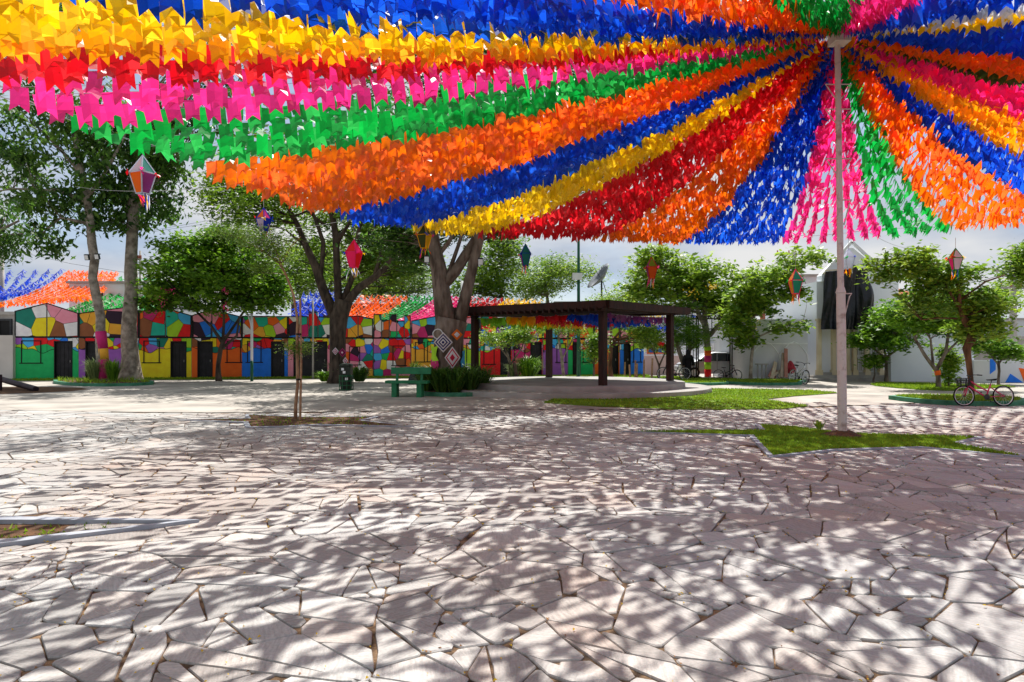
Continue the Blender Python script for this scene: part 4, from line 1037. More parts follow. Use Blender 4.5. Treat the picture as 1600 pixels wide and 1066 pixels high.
T4 = tree('giant_tree', 'massive forked trunk with yarn diamonds beside the pavilion', 'tree', 25.5,
     [[(700, 616, 60), (700, 590, 52), (700, 560, 47), (701, 525, 48), (706, 500, 50)], [(697, 505, 32), (690, 465, 27), (686, 425, 25), (680, 390, 22), (672, 350, 18), (655, 310, 12), (630, 270, 8)], [(718, 502, 20), (728, 460, 17), (738, 420, 17), (746, 380, 18), (756, 340, 15), (775, 290, 10), (800, 240, 6)], [(690, 450, 16), (710, 425, 17), (728, 400, 17), (742, 375, 14), (745, 350, 9)], [(684, 400, 8), (700, 380, 7), (715, 355, 5)], [(700, 430, 8), (716, 385, 6), (725, 355, 5)]],
     [(700, 290, 130, 60, 90), (600, 270, 120, 70, 70), (850, 270, 150, 70, 90), (950, 220, 130, 60, 60), (720, 200, 200, 60, 90), (1000, 320, 60, 35, 16), (610, 370, 44, 32, 34, 1.5), (648, 395, 28, 32, 20, 2), (715, 350, 50, 20, 16, 1.5), (775, 350, 30, 16, 14, 1), (620, 150, 170, 50, 80, -5), (820, 140, 170, 50, 90, -6), (980, 170, 150, 50, 70, -5)], L_DARK, mat('bark_giant', '4f4137', '86766a', 5, .95, 1., 10, stretch=(1, 1, .3)), .24, 60, .6, .2, sides=14, wob=.1)
# background masses
def simple_tree(label, D, px, ybase, crown, lm, bm=BARK, tw=8, leaf=.3, per=55, rc=.8, gap=.12, name='tree', **kw):
    top = crown[0][1]
    return tree(name, label, 'tree', D, [[(px, ybase, tw), (px + 2, (ybase + top) / 2, tw * .8), (crown[0][0], top, tw * .4)]], crown, lm, bm, leaf, per, rc, gap, **kw)
simple_tree('dark dense tree behind the shed left of the big forked trunk', 58, 500, 575, [(520, 425, 80, 46, 180), (460, 415, 60, 42, 110), (440, 455, 50, 26, 50)], L_YEL)
simple_tree('dark rounded tree beyond the middle house roofs', 60, 640, 575, [(630, 430, 85, 40, 190), (600, 455, 60, 16, 60)], L_OLIVE)
simple_tree('tall yellow green tree right of the big forked trunk', 56, 790, 575, [(775, 420, 50, 48, 150), (745, 450, 45, 24, 60), (790, 385, 30, 20, 30)], L_YEL)
simple_tree('pale green bushy tree behind the pavilion roof', 60, 860, 575, [(850, 435, 55, 28, 120), (880, 418, 42, 20, 50), (830, 455, 40, 14, 40), (920, 428, 28, 12, 20)], L_MID, leaf=.26)
simple_tree('feathery tree around the satellite dish mast', 52, 965, 575, [(985, 470, 50, 18, 70), (950, 472, 30, 10, 16), (1010, 440, 40, 30, 60)], L_MID, leaf=.2)
tree('painted_trunk_tree', 'wide spreading tree with orange and green painted trunk by the gate', 'tree', 36,
     [[(1106, 590, 9), (1106, 550, 9), (1104, 520, 11), (1100, 500, 10)], [(1102, 510, 8), (1085, 470, 6), (1065, 440, 5), (1040, 420, 3)], [(1108, 525, 8), (1125, 505, 6), (1140, 470, 4), (1145, 430, 3)], [(1100, 500, 7), (1105, 450, 5), (1095, 410, 3)]],
     [(1050, 430, 62, 34, 120), (1105, 445, 55, 38, 120), (1020, 400, 36, 14, 26), (1140, 480, 45, 22, 60), (1060, 470, 50, 20, 60), (1000, 455, 35, 18, 26)], L_MID, BARKP, .32, 30, .42, .3)
tree('slim_tree', 'slim grey tree with long sideways branches before the grey arched block', 'tree', 32.4,
     [[(1173, 600, 6), (1174, 560, 5), (1177, 535, 5), (1176, 510, 5), (1165, 480, 4), (1160, 440, 3)], [(1177, 530, 3), (1210, 515, 2.5), (1255, 502, 1.5)], [(1165, 480, 4), (1200, 440, 3), (1230, 410, 2), (1290, 402, 1.5)], [(1170, 500, 3), (1215, 470, 2.5), (1250, 450, 1.5)]],
     [(1170, 480, 45, 30, 70), (1190, 450, 60, 30, 80), (1215, 425, 45, 22, 36), (1250, 405, 40, 14, 22), (1225, 512, 32, 7, 14), (1150, 510, 30, 26, 40), (1165, 530, 20, 14, 16), (1275, 404, 22, 9, 8), (1240, 460, 26, 16, 16)], L_MID, BARKP, .30, 30, .36, .3)
tree('pine_tree', 'small pine like tree with soft needle tufts by the right pavilion post', 'tree', 34.5,
     [[(1073, 592, 9), (1068, 570, 8), (1060, 545, 6), (1055, 520, 4)], [(1072, 580, 6), (1078, 550, 5), (1078, 510, 3)]],
     [(1068, 520, 30, 24, 70), (1060, 505, 22, 12, 30), (1085, 530, 18, 16, 26)], L_LUSH, BARK, .3, 60, .35, .0, asp=.08)
tree('small_tree', 'flat topped bright tree before the chapel steps', 'tree', 32,
     [[(1385, 600, 6), (1385, 575, 5), (1384, 555, 5)], [(1384, 560, 4), (1365, 545, 3), (1350, 535, 2)], [(1385, 558, 4), (1400, 548, 3), (1420, 540, 2)], [(1384, 556, 4), (1380, 540, 2)]],
     [(1385, 533, 58, 14, 90), (1390, 515, 48, 16, 60), (1395, 495, 40, 16, 40), (1340, 535, 18, 7, 10), (1368, 565, 12, 14, 14)], L_LUSH, BARK, .24, 34, .3, .15)
T9 = tree('forked_tree', 'grey forked tree with orange painted bands at right', 'tree', 27,
     [[(1466, 611, 8), (1465, 590, 7), (1463, 575, 7)], [(1462, 578, 6), (1445, 555, 5), (1430, 530, 4), (1428, 505, 3)], [(1464, 576, 6), (1478, 550, 5), (1482, 520, 4), (1484, 490, 3)], [(1476, 554, 4), (1495, 535, 3), (1515, 525, 2)], [(1458, 570, 4), (1454, 530, 3), (1438, 505, 2)]],
     [(1450, 500, 60, 22, 90), (1420, 485, 50, 20, 60), (1500, 505, 45, 24, 70), (1470, 470, 60, 26, 70)], L_LUSH, BARK, .22, 36, .34, .2)
tree('twisted_tree', 'twisted brown trunk behind the pink bicycle', 'tree', 21.8,
     [[(1518, 622, 8), (1516, 590, 8), (1513, 560, 9), (1511, 545, 12), (1517, 520, 9), (1508, 505, 8), (1500, 480, 7), (1497, 450, 5), (1490, 420, 3)], [(1515, 542, 5), (1523, 530, 6), (1522, 515, 5), (1508, 495, 4)], [(1502, 488, 4), (1480, 450, 4), (1460, 420, 3), (1430, 400, 2)], [(1499, 470, 3), (1540, 440, 3), (1570, 430, 2)], [(1498, 498, 3), (1465, 497, 2.5), (1440, 500, 1.5)]],
     [(1412, 412, 52, 22, 56), (1450, 430, 50, 34, 50), (1470, 465, 60, 30, 60), (1500, 440, 40, 26, 40), (1545, 480, 36, 32, 54), (1530, 515, 40, 20, 40), (1510, 415, 30, 14, 12), (1385, 425, 30, 14, 16)], L_MID, BARKB, .22, 30, .30, .28)
tree('small_tree', 'small layered tree before the painted wall at far right', 'tree', 30.5,
     [[(1560, 604, 4), (1561, 580, 4), (1560, 565, 4)], [(1560, 570, 3), (1548, 555, 2.5), (1540, 540, 2)], [(1561, 568, 3), (1572, 550, 2)]],
     [(1545, 540, 34, 13, 50), (1575, 553, 26, 9, 30), (1590, 548, 20, 7, 20), (1530, 532, 22, 10, 20)], L_LUSH, BARK, .18, 44, .3, .1)
tree('right_tree', 'leafy branches at the far right edge beside the utility pole', 'tree', 24,
     [[(1640, 612, 12), (1635, 500, 10), (1615, 440, 6), (1590, 420, 3)], [(1630, 480, 5), (1600, 430, 3)]],
     [(1590, 425, 40, 22, 40), (1610, 400, 40, 18, 26), (1640, 430, 50, 50, 50)], L_MID, BARK, .18, 46, .36, .15)
tree('young_tree', 'young glossy sapling beside the forked tree at right', 'tree', 28,
     [[(1482, 606, 3), (1482, 580, 2.5), (1483, 560, 2)]],
     [(1485, 572, 14, 22, 40), (1478, 552, 10, 12, 14)], L_MID, BARK, .17, 40, .25, .1)
simple_tree('distant dark green tree beyond the tile roof house at right', 60, 1560, 575, [(1560, 462, 30, 22, 50), (1530, 470, 30, 14, 30)], L_MID)
simple_tree('olive bush like tree beside the chapel door', 33, 1365, 600, [(1366, 572, 11, 11, 22)], L_OLIVE, tw=3, leaf=.14, rc=.3)
# small trees behind pavilion
tree('young_tree', 'red flowered young tree behind the pavilion left of its middle post', 'tree', 34,
     [[(795, 597, 4), (798, 570, 4), (790, 545, 3)], [(797, 570, 3), (815, 545, 2), (820, 530, 2)], [(795, 560, 3), (775, 535, 2)]],
     [(790, 528, 40, 12, 50), (820, 520, 30, 14, 40), (765, 530, 22, 14, 20)], L_MID, BARK, .17, 40, .35, .1)
tree('young_tree', 'pale trunked young tree between the middle and front pavilion posts', 'tree', 34,
     [[(880, 597, 5), (878, 560, 5), (872, 525, 3)], [(879, 560, 3), (895, 530, 2)]],
     [(873, 508, 30, 14, 24), (893, 515, 22, 12, 16)], L_MID, BARKP, .17, 40, .35, .1)
tree('young_tree', 'yellow green leafy sapling left of the front pavilion post', 'tree', 33,
     [[(928, 597, 3), (928, 570, 3), (930, 540, 2)]],
     [(927, 545, 17, 22, 40), (935, 530, 14, 12, 16)], L_YEL, BARK, .16, 40, .28, .1)
tree('young_tree', 'young tree with bent limbs just right of the front pavilion post', 'tree', 34,
     [[(955, 597, 8), (953, 570, 7), (955, 540, 6), (955, 510, 4)], [(955, 535, 4), (975, 510, 3), (1000, 500, 2)]],
     [(995, 520, 24, 10, 20), (1010, 530, 28, 10, 30), (1005, 515, 22, 8, 14)], L_MID, BARKB, .17, 40, .33, .1)
tree('young_tree', 'slender V shaped young tree left of the right pavilion post', 'tree', 35.5,
     [[(1030, 593, 3), (1030, 572, 3), (1022, 550, 2)], [(1030, 572, 3), (1042, 545, 2)]],
     [(1025, 535, 30, 14, 40), (1045, 545, 14, 10, 12), (1015, 522, 22, 10, 18)], L_MID, BARK, .17, 40, .33, .1)
# sapling with stake on the star bed
DS = F * H / (657 - HY)
sp = tree('staked_sapling', 'tall thin bent sapling with feathery top on the earth star bed', 'sapling', DS,
     [[(462, 657, 5), (465, 600, 5), (464, 540, 5), (465, 500, 4), (458, 460, 3.5), (447, 430, 3), (436, 412, 2)], [(436, 412, 2), (415, 395, 1.5), (380, 375, 1)], [(445, 425, 2), (425, 380, 1.2), (420, 350, 1)], [(438, 415, 1.5), (455, 385, 1), (470, 370, 1)]],
     [(405, 375, 48, 16, 46), (370, 362, 35, 14, 20), (428, 400, 22, 18, 16), (412, 420, 16, 18, 8), (463, 545, 16, 9, 12)], L_OLIVE, mat('bark_tan', '8a6a50', 'a98a6c', 8, .9, .4), .055, 110, .22, .1, asp=.35, sides=7)
t = thing('wooden_stake', 'brown wooden stake standing beside the thin bent sapling', 'stake', (*G(468, 657), 0))
m = MB(); p = Vector((*G(469, 658), 0)); m.tube([p, p + Vector((.02, 0, 1.3)), W(469, 467, DS + .05)], [.03, .028, .026], 6); m.build('stake_pole', MATS['bark_tan'], t)
m = MB()
for z in (.9, 1.9): m.lathe([(.06, 0), (.06, .04)], (p.x - .03, p.y, z), 8)
m.build('tie', BLACK, t)
# blossoms on round tree & painted trunks
def speck(name, label, D, blobs, m_, n=60, s=.12):
    b_ = MB()
    for px, py, rx, ry in blobs:
        for _ in range(n):
            p = W(px + random.gauss(0, rx / 2), py + random.gauss(0, ry / 2), D) + Vector((0, random.uniform(-.3, .3), 0)); a = random.uniform(0, PI); q = s * random.uniform(.6, 1.2)
            b_.add([p + Vector((q * math.cos(a), 0, q * math.sin(a))), p + Vector((-q * .5, .04, q * .4)), p + Vector((-q * math.cos(a), 0, -q * math.sin(a))), p + Vector((q * .5, -.04, -q * .4))], [(0, 1, 2, 3)])
    tag(b_.build(name, m_), label, 'blossoms', kind='stuff')
speck('pink_blossoms', 'pink blossoms showing through the round tree', 33.0 - 2.9, [(250, 470, 12, 10), (265, 455, 10, 6), (353, 455, 5, 6), (354, 480, 6, 8)], FM['pink'], 22, .05)
speck('yellow_blossoms', 'yellow blossom sprays in the trees by the gate', 33.5, [(1078, 458, 10, 8), (1112, 450, 8, 6), (1178, 505, 12, 10), (1140, 500, 6, 10)], YEL, 26, .05)
speck('red_blossoms', 'red blossoms on the young trees behind the pavilion', 33.6, [(765, 517, 4, 3), (1032, 537, 4, 3), (915, 542, 5, 5), (833, 520, 4, 3)], MATS['paint_red'], 30, .06)
def wrap(parent_t, D, pts, cols_, name='painted_band'):
    for (a, c), col in zip(zip(pts[:-1], pts[1:]), cols_):
        pa, pc = W(a[0], a[1], D), W(c[0], c[1], D); m_ = MB(); m_.tube([pa, pc], [a[2] * D / F / 2, c[2] * D / F / 2], 10); m_.build(name, MATS['paint_' + col], parent_t, smooth=True)
wrap(T1, 31.5, [(163.5, 592, 18.5), (161, 562, 17), (160, 545, 16.5), (157.5, 518, 16)], ['magenta', 'amber', 'magenta'])
ptt = [o for o in bpy.data.objects if o.name.startswith('painted_trunk_tree')][0]
wrap(ptt, 36, [(1106, 589, 10.4), (1106, 577, 10.4), (1106, 566, 10.4), (1106, 556, 10.6), (1106, 548, 10.8)], ['red', 'lime', 'magenta', 'orange'])
wrap(ptt, 36, [(1106, 548, 10.8), (1105.5, 542, 11.2)], ['lime'])
wrap(T9, 27, [(1465.5, 586, 8.6), (1464.5, 579, 8.6)], ['orange'])

# ------------------------------------------------------------------ plants
def tuft(label, x, y, n, hgt, spread, m_, name='grass_tuft', wd=.02, z=.05, group=None):
    t = thing(name, label, 'plant', (x, y, 0), group=group); b_ = MB()
    for _ in range(n):
        a = random.uniform(0, 2 * PI); r0 = random.uniform(0, spread * .25); r1 = spread * random.uniform(.3, 1); hh = hgt * random.uniform(.55, 1.1)
        p0 = Vector((x + math.cos(a) * r0, y + math.sin(a) * r0, z)); p1 = Vector((x + math.cos(a) * (r0 + r1 * .45), y + math.sin(a) * (r0 + r1 * .45), z + hh * .8)); p2 = Vector((x + math.cos(a) * (r0 + r1), y + math.sin(a) * (r0 + r1), z + hh * random.uniform(.6, 1)))
        s = Vector((-math.sin(a), math.cos(a), 0)) * wd * random.uniform(.6, 1.2)
        b_.add([p0 - s, p0 + s, p1 + s * .8, p1 - s * .8, p2], [(0, 1, 2, 3), (3, 2, 4)], 0, random.random())
    b_.build('blades', m_, t, tone=True)
    return t
L_PALEG = leafm('leaf_pale_grass', (.10, .17, .05), (.34, .42, .16))
tuft('pale arching grass clump left of the painted trunk base', *G(148, 599.5), 260, 1.15, .75, L_PALEG, z=.1)
tuft('dark green grass clump between the two left trunks', *G(176, 600), 260, 1.1, .6, L_LUSH, z=.1)
tuft('bright spiky palm like bush behind the pavilion platform', *G(826, 595), 320, 1.25, 1.05, L_LUSH, 'spiky_bush', .03)
tuft('low spiky bush left of the spiky palm like bush', *G(803, 595), 160, .9, .7, L_PALEG, 'spiky_bush', .025)
tuft('leafy agave bush left of the dark forked tree', *G(508, 598), 120, .55, .7, L_LUSH, 'agave_bush', .05)
tuft('dark agave bush at the foot of the dark forked tree', *G(530, 598.5), 180, 1.0, .8, L_DARK, 'agave_bush', .05)
tuft('dark agave bush right of the litter bin', *G(562, 598), 160, .75, .8, L_DARK, 'agave_bush', .05)
for k, (px, py, lab) in enumerate(((668, 615, 'dark strap leaved plant at the left of the big trunk planter'), (690, 617, 'dark strap leaved plant before the big trunk'), (712, 618, 'dark strap leaved plant under the red yarn diamond'), (733, 617, 'dark strap leaved plant at the right of the big trunk planter'), (750, 614, 'dark strap leaved plant beside the left pavilion post'), (680, 612, 'dark strap leaved plant close against the big trunk'))):
    tuft(lab, *G(px, py), 170, .95, .95, L_DARK, 'planter_plant', .035, .1, group='dark plants in the big trunk planter')
tuft('tiny weed growing at the edge of the pole star bed', *G(1280, 672), 26, .2, .22, L_MID, 'weed', .02, .02)
tuft('thin branching shrub stems between bench and pavilion', *G(722, 602), 40, 1.5, .5, L_DARK, 'shrub', .012)
# stakes around young trees
for k, (px, y0, y1) in enumerate(((1018 - 26, 592, 563), (991 - 6, 598, 570), (995, 598, 568), (1006, 598, 562), (1006.5 + 11.5, 598, 560), (976, 590, 566))):
    p = Vector((*G(px, y0), 0)); m = MB(); m.tube([p, p + Vector((random.uniform(-.05, .05), 0, (y0 - y1) / F * p.y))], [.05, .04], 6)
    o = m.build('tree_stake', MATS['bark_tan']); tag(o, 'pale wooden tree stake behind the pavilion, %s one from the left' % ORD[[3, 1, 2, 4, 5, 0][k]], 'stake', 'tree stakes behind the pavilion')
m = MB(); p = Vector((*G(808, 596.5), 0)); m.tube([p, p + Vector((-.05, 0, .35)), p + Vector((-.12, 0, .8)), p + Vector((-.15, 0, .95))], [.09, .08, .1, .05], 7)
tag(m.build('tree_stump', BARKD), 'short dark stump leaning on the pavilion platform', 'stump')

# ------------------------------------------------------------------ lanterns
lr = random.Random(9)
def lantern(px, ytop, ybot, D, cols_, label, hang=None, tassel=True, rz=.4):
    top, bot = W(px, ytop, D), W(px, ybot, D); hh = top.z - bot.z; wr = hh * .31; zm = top.z - hh * .46
    t = thing('paper_lantern', label, 'lantern', top, group='paper lanterns on the ring wire')
    cx, cy = top.x, top.y
    R4 = lambda r, z, k: Vector((cx + r * math.cos(rz + k * PI / 2), cy + r * math.sin(rz + k * PI / 2), z))
    apex = Vector((cx, cy, top.z)); mid = [R4(wr, zm, k) for k in range(4)]; low = [R4(wr * .5, bot.z, k) for k in range(4)]
    fm = MB(); fmat = FM[cols_[-1]]
    for k in range(4):
        fm.tube([apex, mid[k]], .012, 5); fm.tube([mid[k], low[k]], .012, 5); fm.tube([mid[k], mid[(k + 1) % 4]], .012, 5); fm.tube([low[k], low[(k + 1) % 4]], .012, 5)
    fm.build('frame', fmat, t)
    for k in range(4):
        for j, f in enumerate(((apex, mid[k], mid[(k + 1) % 4]), (mid[k], low[k], low[(k + 1) % 4], mid[(k + 1) % 4]))):
            m_ = MB(); c_ = sum((Vector(q) for q in f), Vector()) / len(f)
            m_.add([c_ + (Vector(q) - c_) * .93 for q in f], [tuple(range(len(f)))]); m_.build('panel', FM[cols_[(k + j * 2) % (len(cols_) - 1)]], t)
    if tassel:
        for q in range(9):
            a = lr.uniform(0, 2 * PI); r0 = wr * .45; x, y = cx + r0 * math.cos(a), cy + r0 * math.sin(a); ln = hh * lr.uniform(.25, .5); dx = lr.gauss(0, .04)
            m_ = MB(); m_.add([(x - .012, y, bot.z), (x + .012, y, bot.z), (x + .012 + dx, y + dx, bot.z - ln * .6), (x - .012 + dx, y + dx, bot.z - ln * .6), (x + dx * 1.6, y, bot.z - ln)], [(0, 1, 2, 3), (3, 2, 4)])
            m_.build('tassel', FM[lr.choice(['pink', 'yellow', 'green', 'blue', 'orange', 'white'])], t)
        for k in range(4):
            c_ = R4(wr * 1.05, zm, k); m_ = MB()
            for _ in range(7):
                d_ = Vector((lr.gauss(0, 1), lr.gauss(0, 1), lr.gauss(0, 1))).normalized() * .06; e_ = Vector((lr.gauss(0, 1), lr.gauss(0, 1), lr.gauss(0, 1))).normalized() * .03; m_.add([c_, c_ + d_ + e_, c_ + d_ - e_], [(0, 1, 2)])
            m_.build('rosette', FM[lr.choice(['pink', 'yellow', 'green', 'blue', 'red'])], t)
    m_ = MB(); m_.tube([apex, apex + Vector((0, 0, hang or .15))], .006, 4); m_.build('hanging_cord', WIRE, t)
lantern(223, 243, 303, 11.3, ['orange', 'purple', 'white', 'teal', 'white'], 'orange, purple and teal paper lantern with long tassels before the left tall trees', .1)
lantern(412, 325, 362, 15.6, ['white', 'blue', 'orange', 'pink', 'blue'], 'white, blue and orange paper lantern above the round tree', .55)
lantern(553, 375, 418, 17.5, ['pink', 'red', 'red', 'pink', 'pink'], 'magenta and red paper lantern before the dark forked tree', .85)
lantern(663, 350, 388, 18.8, ['olive', 'yellow', 'olive', 'olive', 'yellow'], 'olive paper lantern with yellow edges on the big forked trunk', .4)
lantern(821, 381, 415, 21.5, ['teal', 'purple', 'teal', 'pink', 'blue'], 'green and violet paper lantern left of the tall green lamp post', .3, rz=.9)
lantern(1018, 402, 436, 22.5, ['orange', 'blue', 'lime', 'purple', 'red'], 'red, lime and violet paper lantern above the right pavilion corner', .35, rz=.8)
lantern(1243, 421, 459, 22.5, ['teal', 'amber', 'teal', 'amber', 'pink'], 'teal and yellow paper lantern beside the raw brick box', .7, rz=.75)
lantern(1326, 388, 420, 22.6, ['white', 'white', 'white', 'white', 'white'], 'plain white paper lantern above the hanging tarpaulin', .4, rz=.75)
lantern(1493, 388, 422, 19.5, ['white', 'orange', 'white', 'pink', 'green'], 'white paper lantern with green and orange edges over the right trees', .3, rz=.7)

# ------------------------------------------------------------------ tarpaulin
DT = 33.7
t = thing('hanging_tarpaulin', 'black plastic tarpaulin tied up like a curtain behind the pink pole', 'tarpaulin', W(1325, 515, DT))
nx_, nz_ = 34, 20; m = MB(); vs = []
def tx(u, v):
    top_l, top_r = (1288, 425), (1357, 419); bl, br = (1282, 515), (1366, 497)
    ax = top_l[0] + (top_r[0] - top_l[0]) * u; ay = top_l[1] + (top_r[1] - top_l[1]) * u - 7 * math.exp(-((u - .62) / .1) ** 2)
    bx_ = bl[0] + (br[0] - bl[0]) * u; by_ = 515 - 20 * max(0, u - .68) / .32
    return ax + (bx_ - ax) * v, ay + (by_ - ay) * v
for j in range(nz_ + 1):
    for i in range(nx_ + 1):
        u, v = i / nx_, j / nz_; px, py = tx(u, v); p = W(px, py, DT)
        p.y += -.12 + .12 * math.sin(u * 19 + 2 * v) * (.3 + v * .7) + .05 * math.sin(u * 43 + v * 5) + .06 * math.sin(v * 9 + u * 7) + (.5 * max(0, u - .6) * math.sin(v * 6 + 1)); vs.append(p)
fs = [(j * (nx_ + 1) + i, j * (nx_ + 1) + i + 1, (j + 1) * (nx_ + 1) + i + 1, (j + 1) * (nx_ + 1) + i) for j in range(nz_) for i in range(nx_)]
m.add(vs, fs); o = m.build('sheet', mat('black_plastic', '04060b', '0a0e1a', 3, .36, .8, 5, spec=.4), t, smooth=True)
m = MB()
m.bar(W(1289, 423, DT), W(1356, 419, DT), .05)
for px, yb in ((1296, 425), (1351, 420)): q = W(px, yb, DT); m.bar((q.x, q.y, q.z), (q.x, q.y + .75, q.z), .07)
m.build('support_frame', CREAM, t)

# ------------------------------------------------------------------ lamp posts, utility poles, wires
def lamp(label, px, ybase, ytop, arm_dir, D, two=True, col=WHITEP):
    p = Vector((W(px, 0, D).x, D, 0)); zt = W(0, ytop, D).z
    t = thing('street_lamp', label, 'street lamp', p)
    m = MB(); m.tube([p + Vector((0, 0, 1.0)), p + Vector((0, 0, zt))], .065, 10); m.build('post', col, t, smooth=True)
    m = MB(); m.tube([p, p + Vector((0, 0, 1.0))], .075, 10); m.build('post_base', mat('lamp_green', '0f4a33', '165a40', 4, .5), t, smooth=True)
    m = MB(); pts = [p + Vector((arm_dir * r_, 0, z_)) for r_, z_ in ((0, zt * .62), (arm_dir * 0 + .06, zt * .75), (.2, zt * .87), (.42, zt * .95), (.62, zt * .97))]
    m.tube(pts, .035, 8); m.build('arm', col, t, smooth=True)
    m = MB(); q = pts[-1]; m.box(q + Vector((arm_dir * .12, 0, -.0)), (.34, .14, .07)); m.build('lamp_head', WHITEP, t)
lamp('white street lamp with curved arm before the blue painted house', 393.5, 595, 475, -1, 33.5)
lamp('pale street lamp with curved arm behind the big forked trunk', 722, 590, 439, 1, 37)
p = Vector((W(904, 0, 36).x, 36, 0)); t = thing('tall_lamp_post', 'very tall green lamp post rising behind the pavilion', 'street lamp', p)
m = MB(); m.tube([p, p + Vector((0, 0, 4)), p + Vector((0, 0, 9.3))], [.11, .085, .06], 10); m.build('post', MATS['lamp_green'], t, smooth=True)
m = MB(); m.box(p + Vector((0, 0, 9.3)), (1.0, .25, .12)); m.build('floodlight_bar', GREYMET, t)
m = MB(); m.box(W(902, 432, 35.9), (.5, .2, .35)); m.build('floodlight', WHITEP, t)
def upole(label, px, ytop, D, arms, w_=.28):
    p = Vector((W(px, 0, D).x, D, 0)); zt = W(0, ytop, D).z
    t = thing('utility_pole', label, 'utility pole', p)
    m = MB(); m.tube([p, p + Vector((0, 0, zt))], [w_ / 2 * 1.25, w_ / 2], 8); m.build('pole', GREYC, t, smooth=True)
    for y, l0, l1 in arms:
        z = W(0, y, D).z; m = MB(); m.bar(p + Vector((l0, -.15, z)), p + Vector((l1, -.15, z)), .09); m.build('crossarm', GREYC, t)
        for x in np.linspace(l0, l1, 4):
            m = MB(); m.lathe([(.04, 0), (.06, .05), (.03, .1), (.05, .16), (.01, .2)], p + Vector((float(x), -.15, z + .04)), 8); m.build('insulator', BRICK, t)
    return t
upole('concrete utility pole with single crossarm above the raw brick box', 1240, 394, 40, [(398, -1., 1.)])
upole('tall utility pole with crossarms near the right edge', 1583, 384, 34, [(424, -1.1, .7), (450, -.7, .8)])
upole('rusty steel post beside the thick pale trunk', 219, 392, 38, [(406, -.12, .12)], .1)
upole('concrete post at the far left edge behind the blue pennants', 3, 398, 50, [])
upole('thin black pipe rising before the stepped parapet house', 489, 470, 36.2, [], .09)
for lab, pts in (('thin overhead wire crossing the sky at left', [W(-50, 380, 50), W(40, 396, 50), W(110, 412, 48), W(190, 425, 46), W(300, 436, 44)]),
                 ('faint overhead wire between the left trees', [W(240, 362, 60), W(320, 350, 60), W(420, 338, 60)]),
                 ('second faint overhead wire between the left trees', [W(240, 360, 60), W(330, 344, 60), W(420, 325, 60)]),
                 ('overhead wire from the right utility pole', [W(1583, 424, 34), W(1530, 440, 36), W(1490, 436, 40)]),
                 ('overhead wire sagging left from the right utility pole', [W(1583, 450, 34), W(1540, 470, 36), W(1500, 452, 40)]),
                 ('overhead wire leaving the frame from the right utility pole', [W(1583, 424, 34), W(1640, 420, 30), W(1760, 400, 26)]),
                 ('low overhead wire leaving the frame from the right utility pole', [W(1583, 450, 34), W(1640, 455, 30), W(1760, 440, 26)]),
                 ('slanting wire from the brick box pole to the tarpaulin', [W(1240, 398, 40), W(1262, 450, 38), W(1290, 500, 35)]),
                 ('string of cable between the forked trees', [W(600, 458, 30), W(640, 456, 29), W(690, 448, 26)])):
    q = []
    for a, c in zip(pts[:-1], pts[1:]): q += [a.lerp(c, i / 5) for i in range(5)]
    q.append(pts[-1]); m = MB(); m.tube(q, .014, 4); tag(m.build('overhead_wire', CABLE), lab, 'wire')
# satellite dish
q = W(937, 433, 55); t = thing('satellite_dish', 'large grey mesh satellite dish above the beige house', 'satellite dish', W(940, 470, 55))
ax = Matrix.Rotation(R(38), 4, 'Y') @ Matrix.Rotation(R(14), 4, 'X')
m = MB(); m.lathe([(.02, -.3), (.5, -.22), (.95, -.02), (1.25, .18), (1.27, .2), (.94, .0), (.5, -.2), (.02, -.28)], q, 24, axis=Matrix.Rotation(R(-52), 4, 'Y') @ Matrix.Rotation(R(10), 4, 'X')); m.build('dish', mat('dish_grey', '5c6168', '767b82', 5, .6), t, smooth=True)
m = MB(); m.tube([W(940, 476, 55), W(940, 438, 55)], .07, 8); m.build('mast', GREYMET, t)
m = MB(); m.tube([q, q + Vector((-.5, -.3, .75))], .02, 5); m.tube([W(942, 440, 55), W(951, 468, 54)], .03, 5); m.build('feed_arm', GREYMET, t)
# floodlights strapped to trees
for px, py, D, lab in ((667, 405, 25, 'small black floodlight on the left limb of the big forked trunk'), (751, 409, 24.6, 'small floodlight hanging right of the big forked trunk'), (136, 402, 31, 'small pale floodlight on the left of the leaning trunk'), (152, 401, 31, 'small dark floodlight on the right of the leaning trunk')):
    p = W(px, py, D); t = thing('floodlight', lab, 'floodlight', p)
    m = MB(); m.box(p, (.2, .1, .26), M=Matrix.Rotation(R(20), 4, 'X')); m.build('housing', GREYMET, t); m = MB(); m.box(p + Vector((0, -.06, -.02)), (.16, .02, .2), M=Matrix.Rotation(R(20), 4, 'X')); m.build('lens', WHITEP, t)
    m = MB(); m.bar(p + Vector((0, .05, .1)), p + Vector((0, .25, .15)), .03); m.build('bracket', GREYMET, t)

# ------------------------------------------------------------------ bench, bin
BG = mat('bench_green', '1d6b45', '2a7d53', 4, .6, .15)
bx, by = G(637, 620.5); t = thing('park_bench', 'green park bench standing left of the big trunk planter', 'bench', (bx, by, 0), R(-6))
m = MB(); m.box((0, 0, .50), (1.42, .42, .09)); m.build('seat', BG, t, world=False, )
m = MB(); m.box((.05, .26, .86), (1.36, .07, .22), M=Matrix.Rotation(R(-8), 4, 'X')); m.build('backrest', BG, t, world=False)
for s in (-.42, .42):
    m = MB(); m.box((s, .0, .23), (.17, .34, .455)); m.build('leg', BG, t, world=False)
    m = MB(); m.bar((s, .2, .45), (s, .27, .80), .08, .06); m.build('back_support', BG, t, world=False)
bx, by = G(541, 610); t = thing('litter_bin', 'dark green round litter bin with open mesh sides', 'bin', (bx, by, 0))
BK = mat('bin_black', '10160f', '1c2a1e', 5, .5)
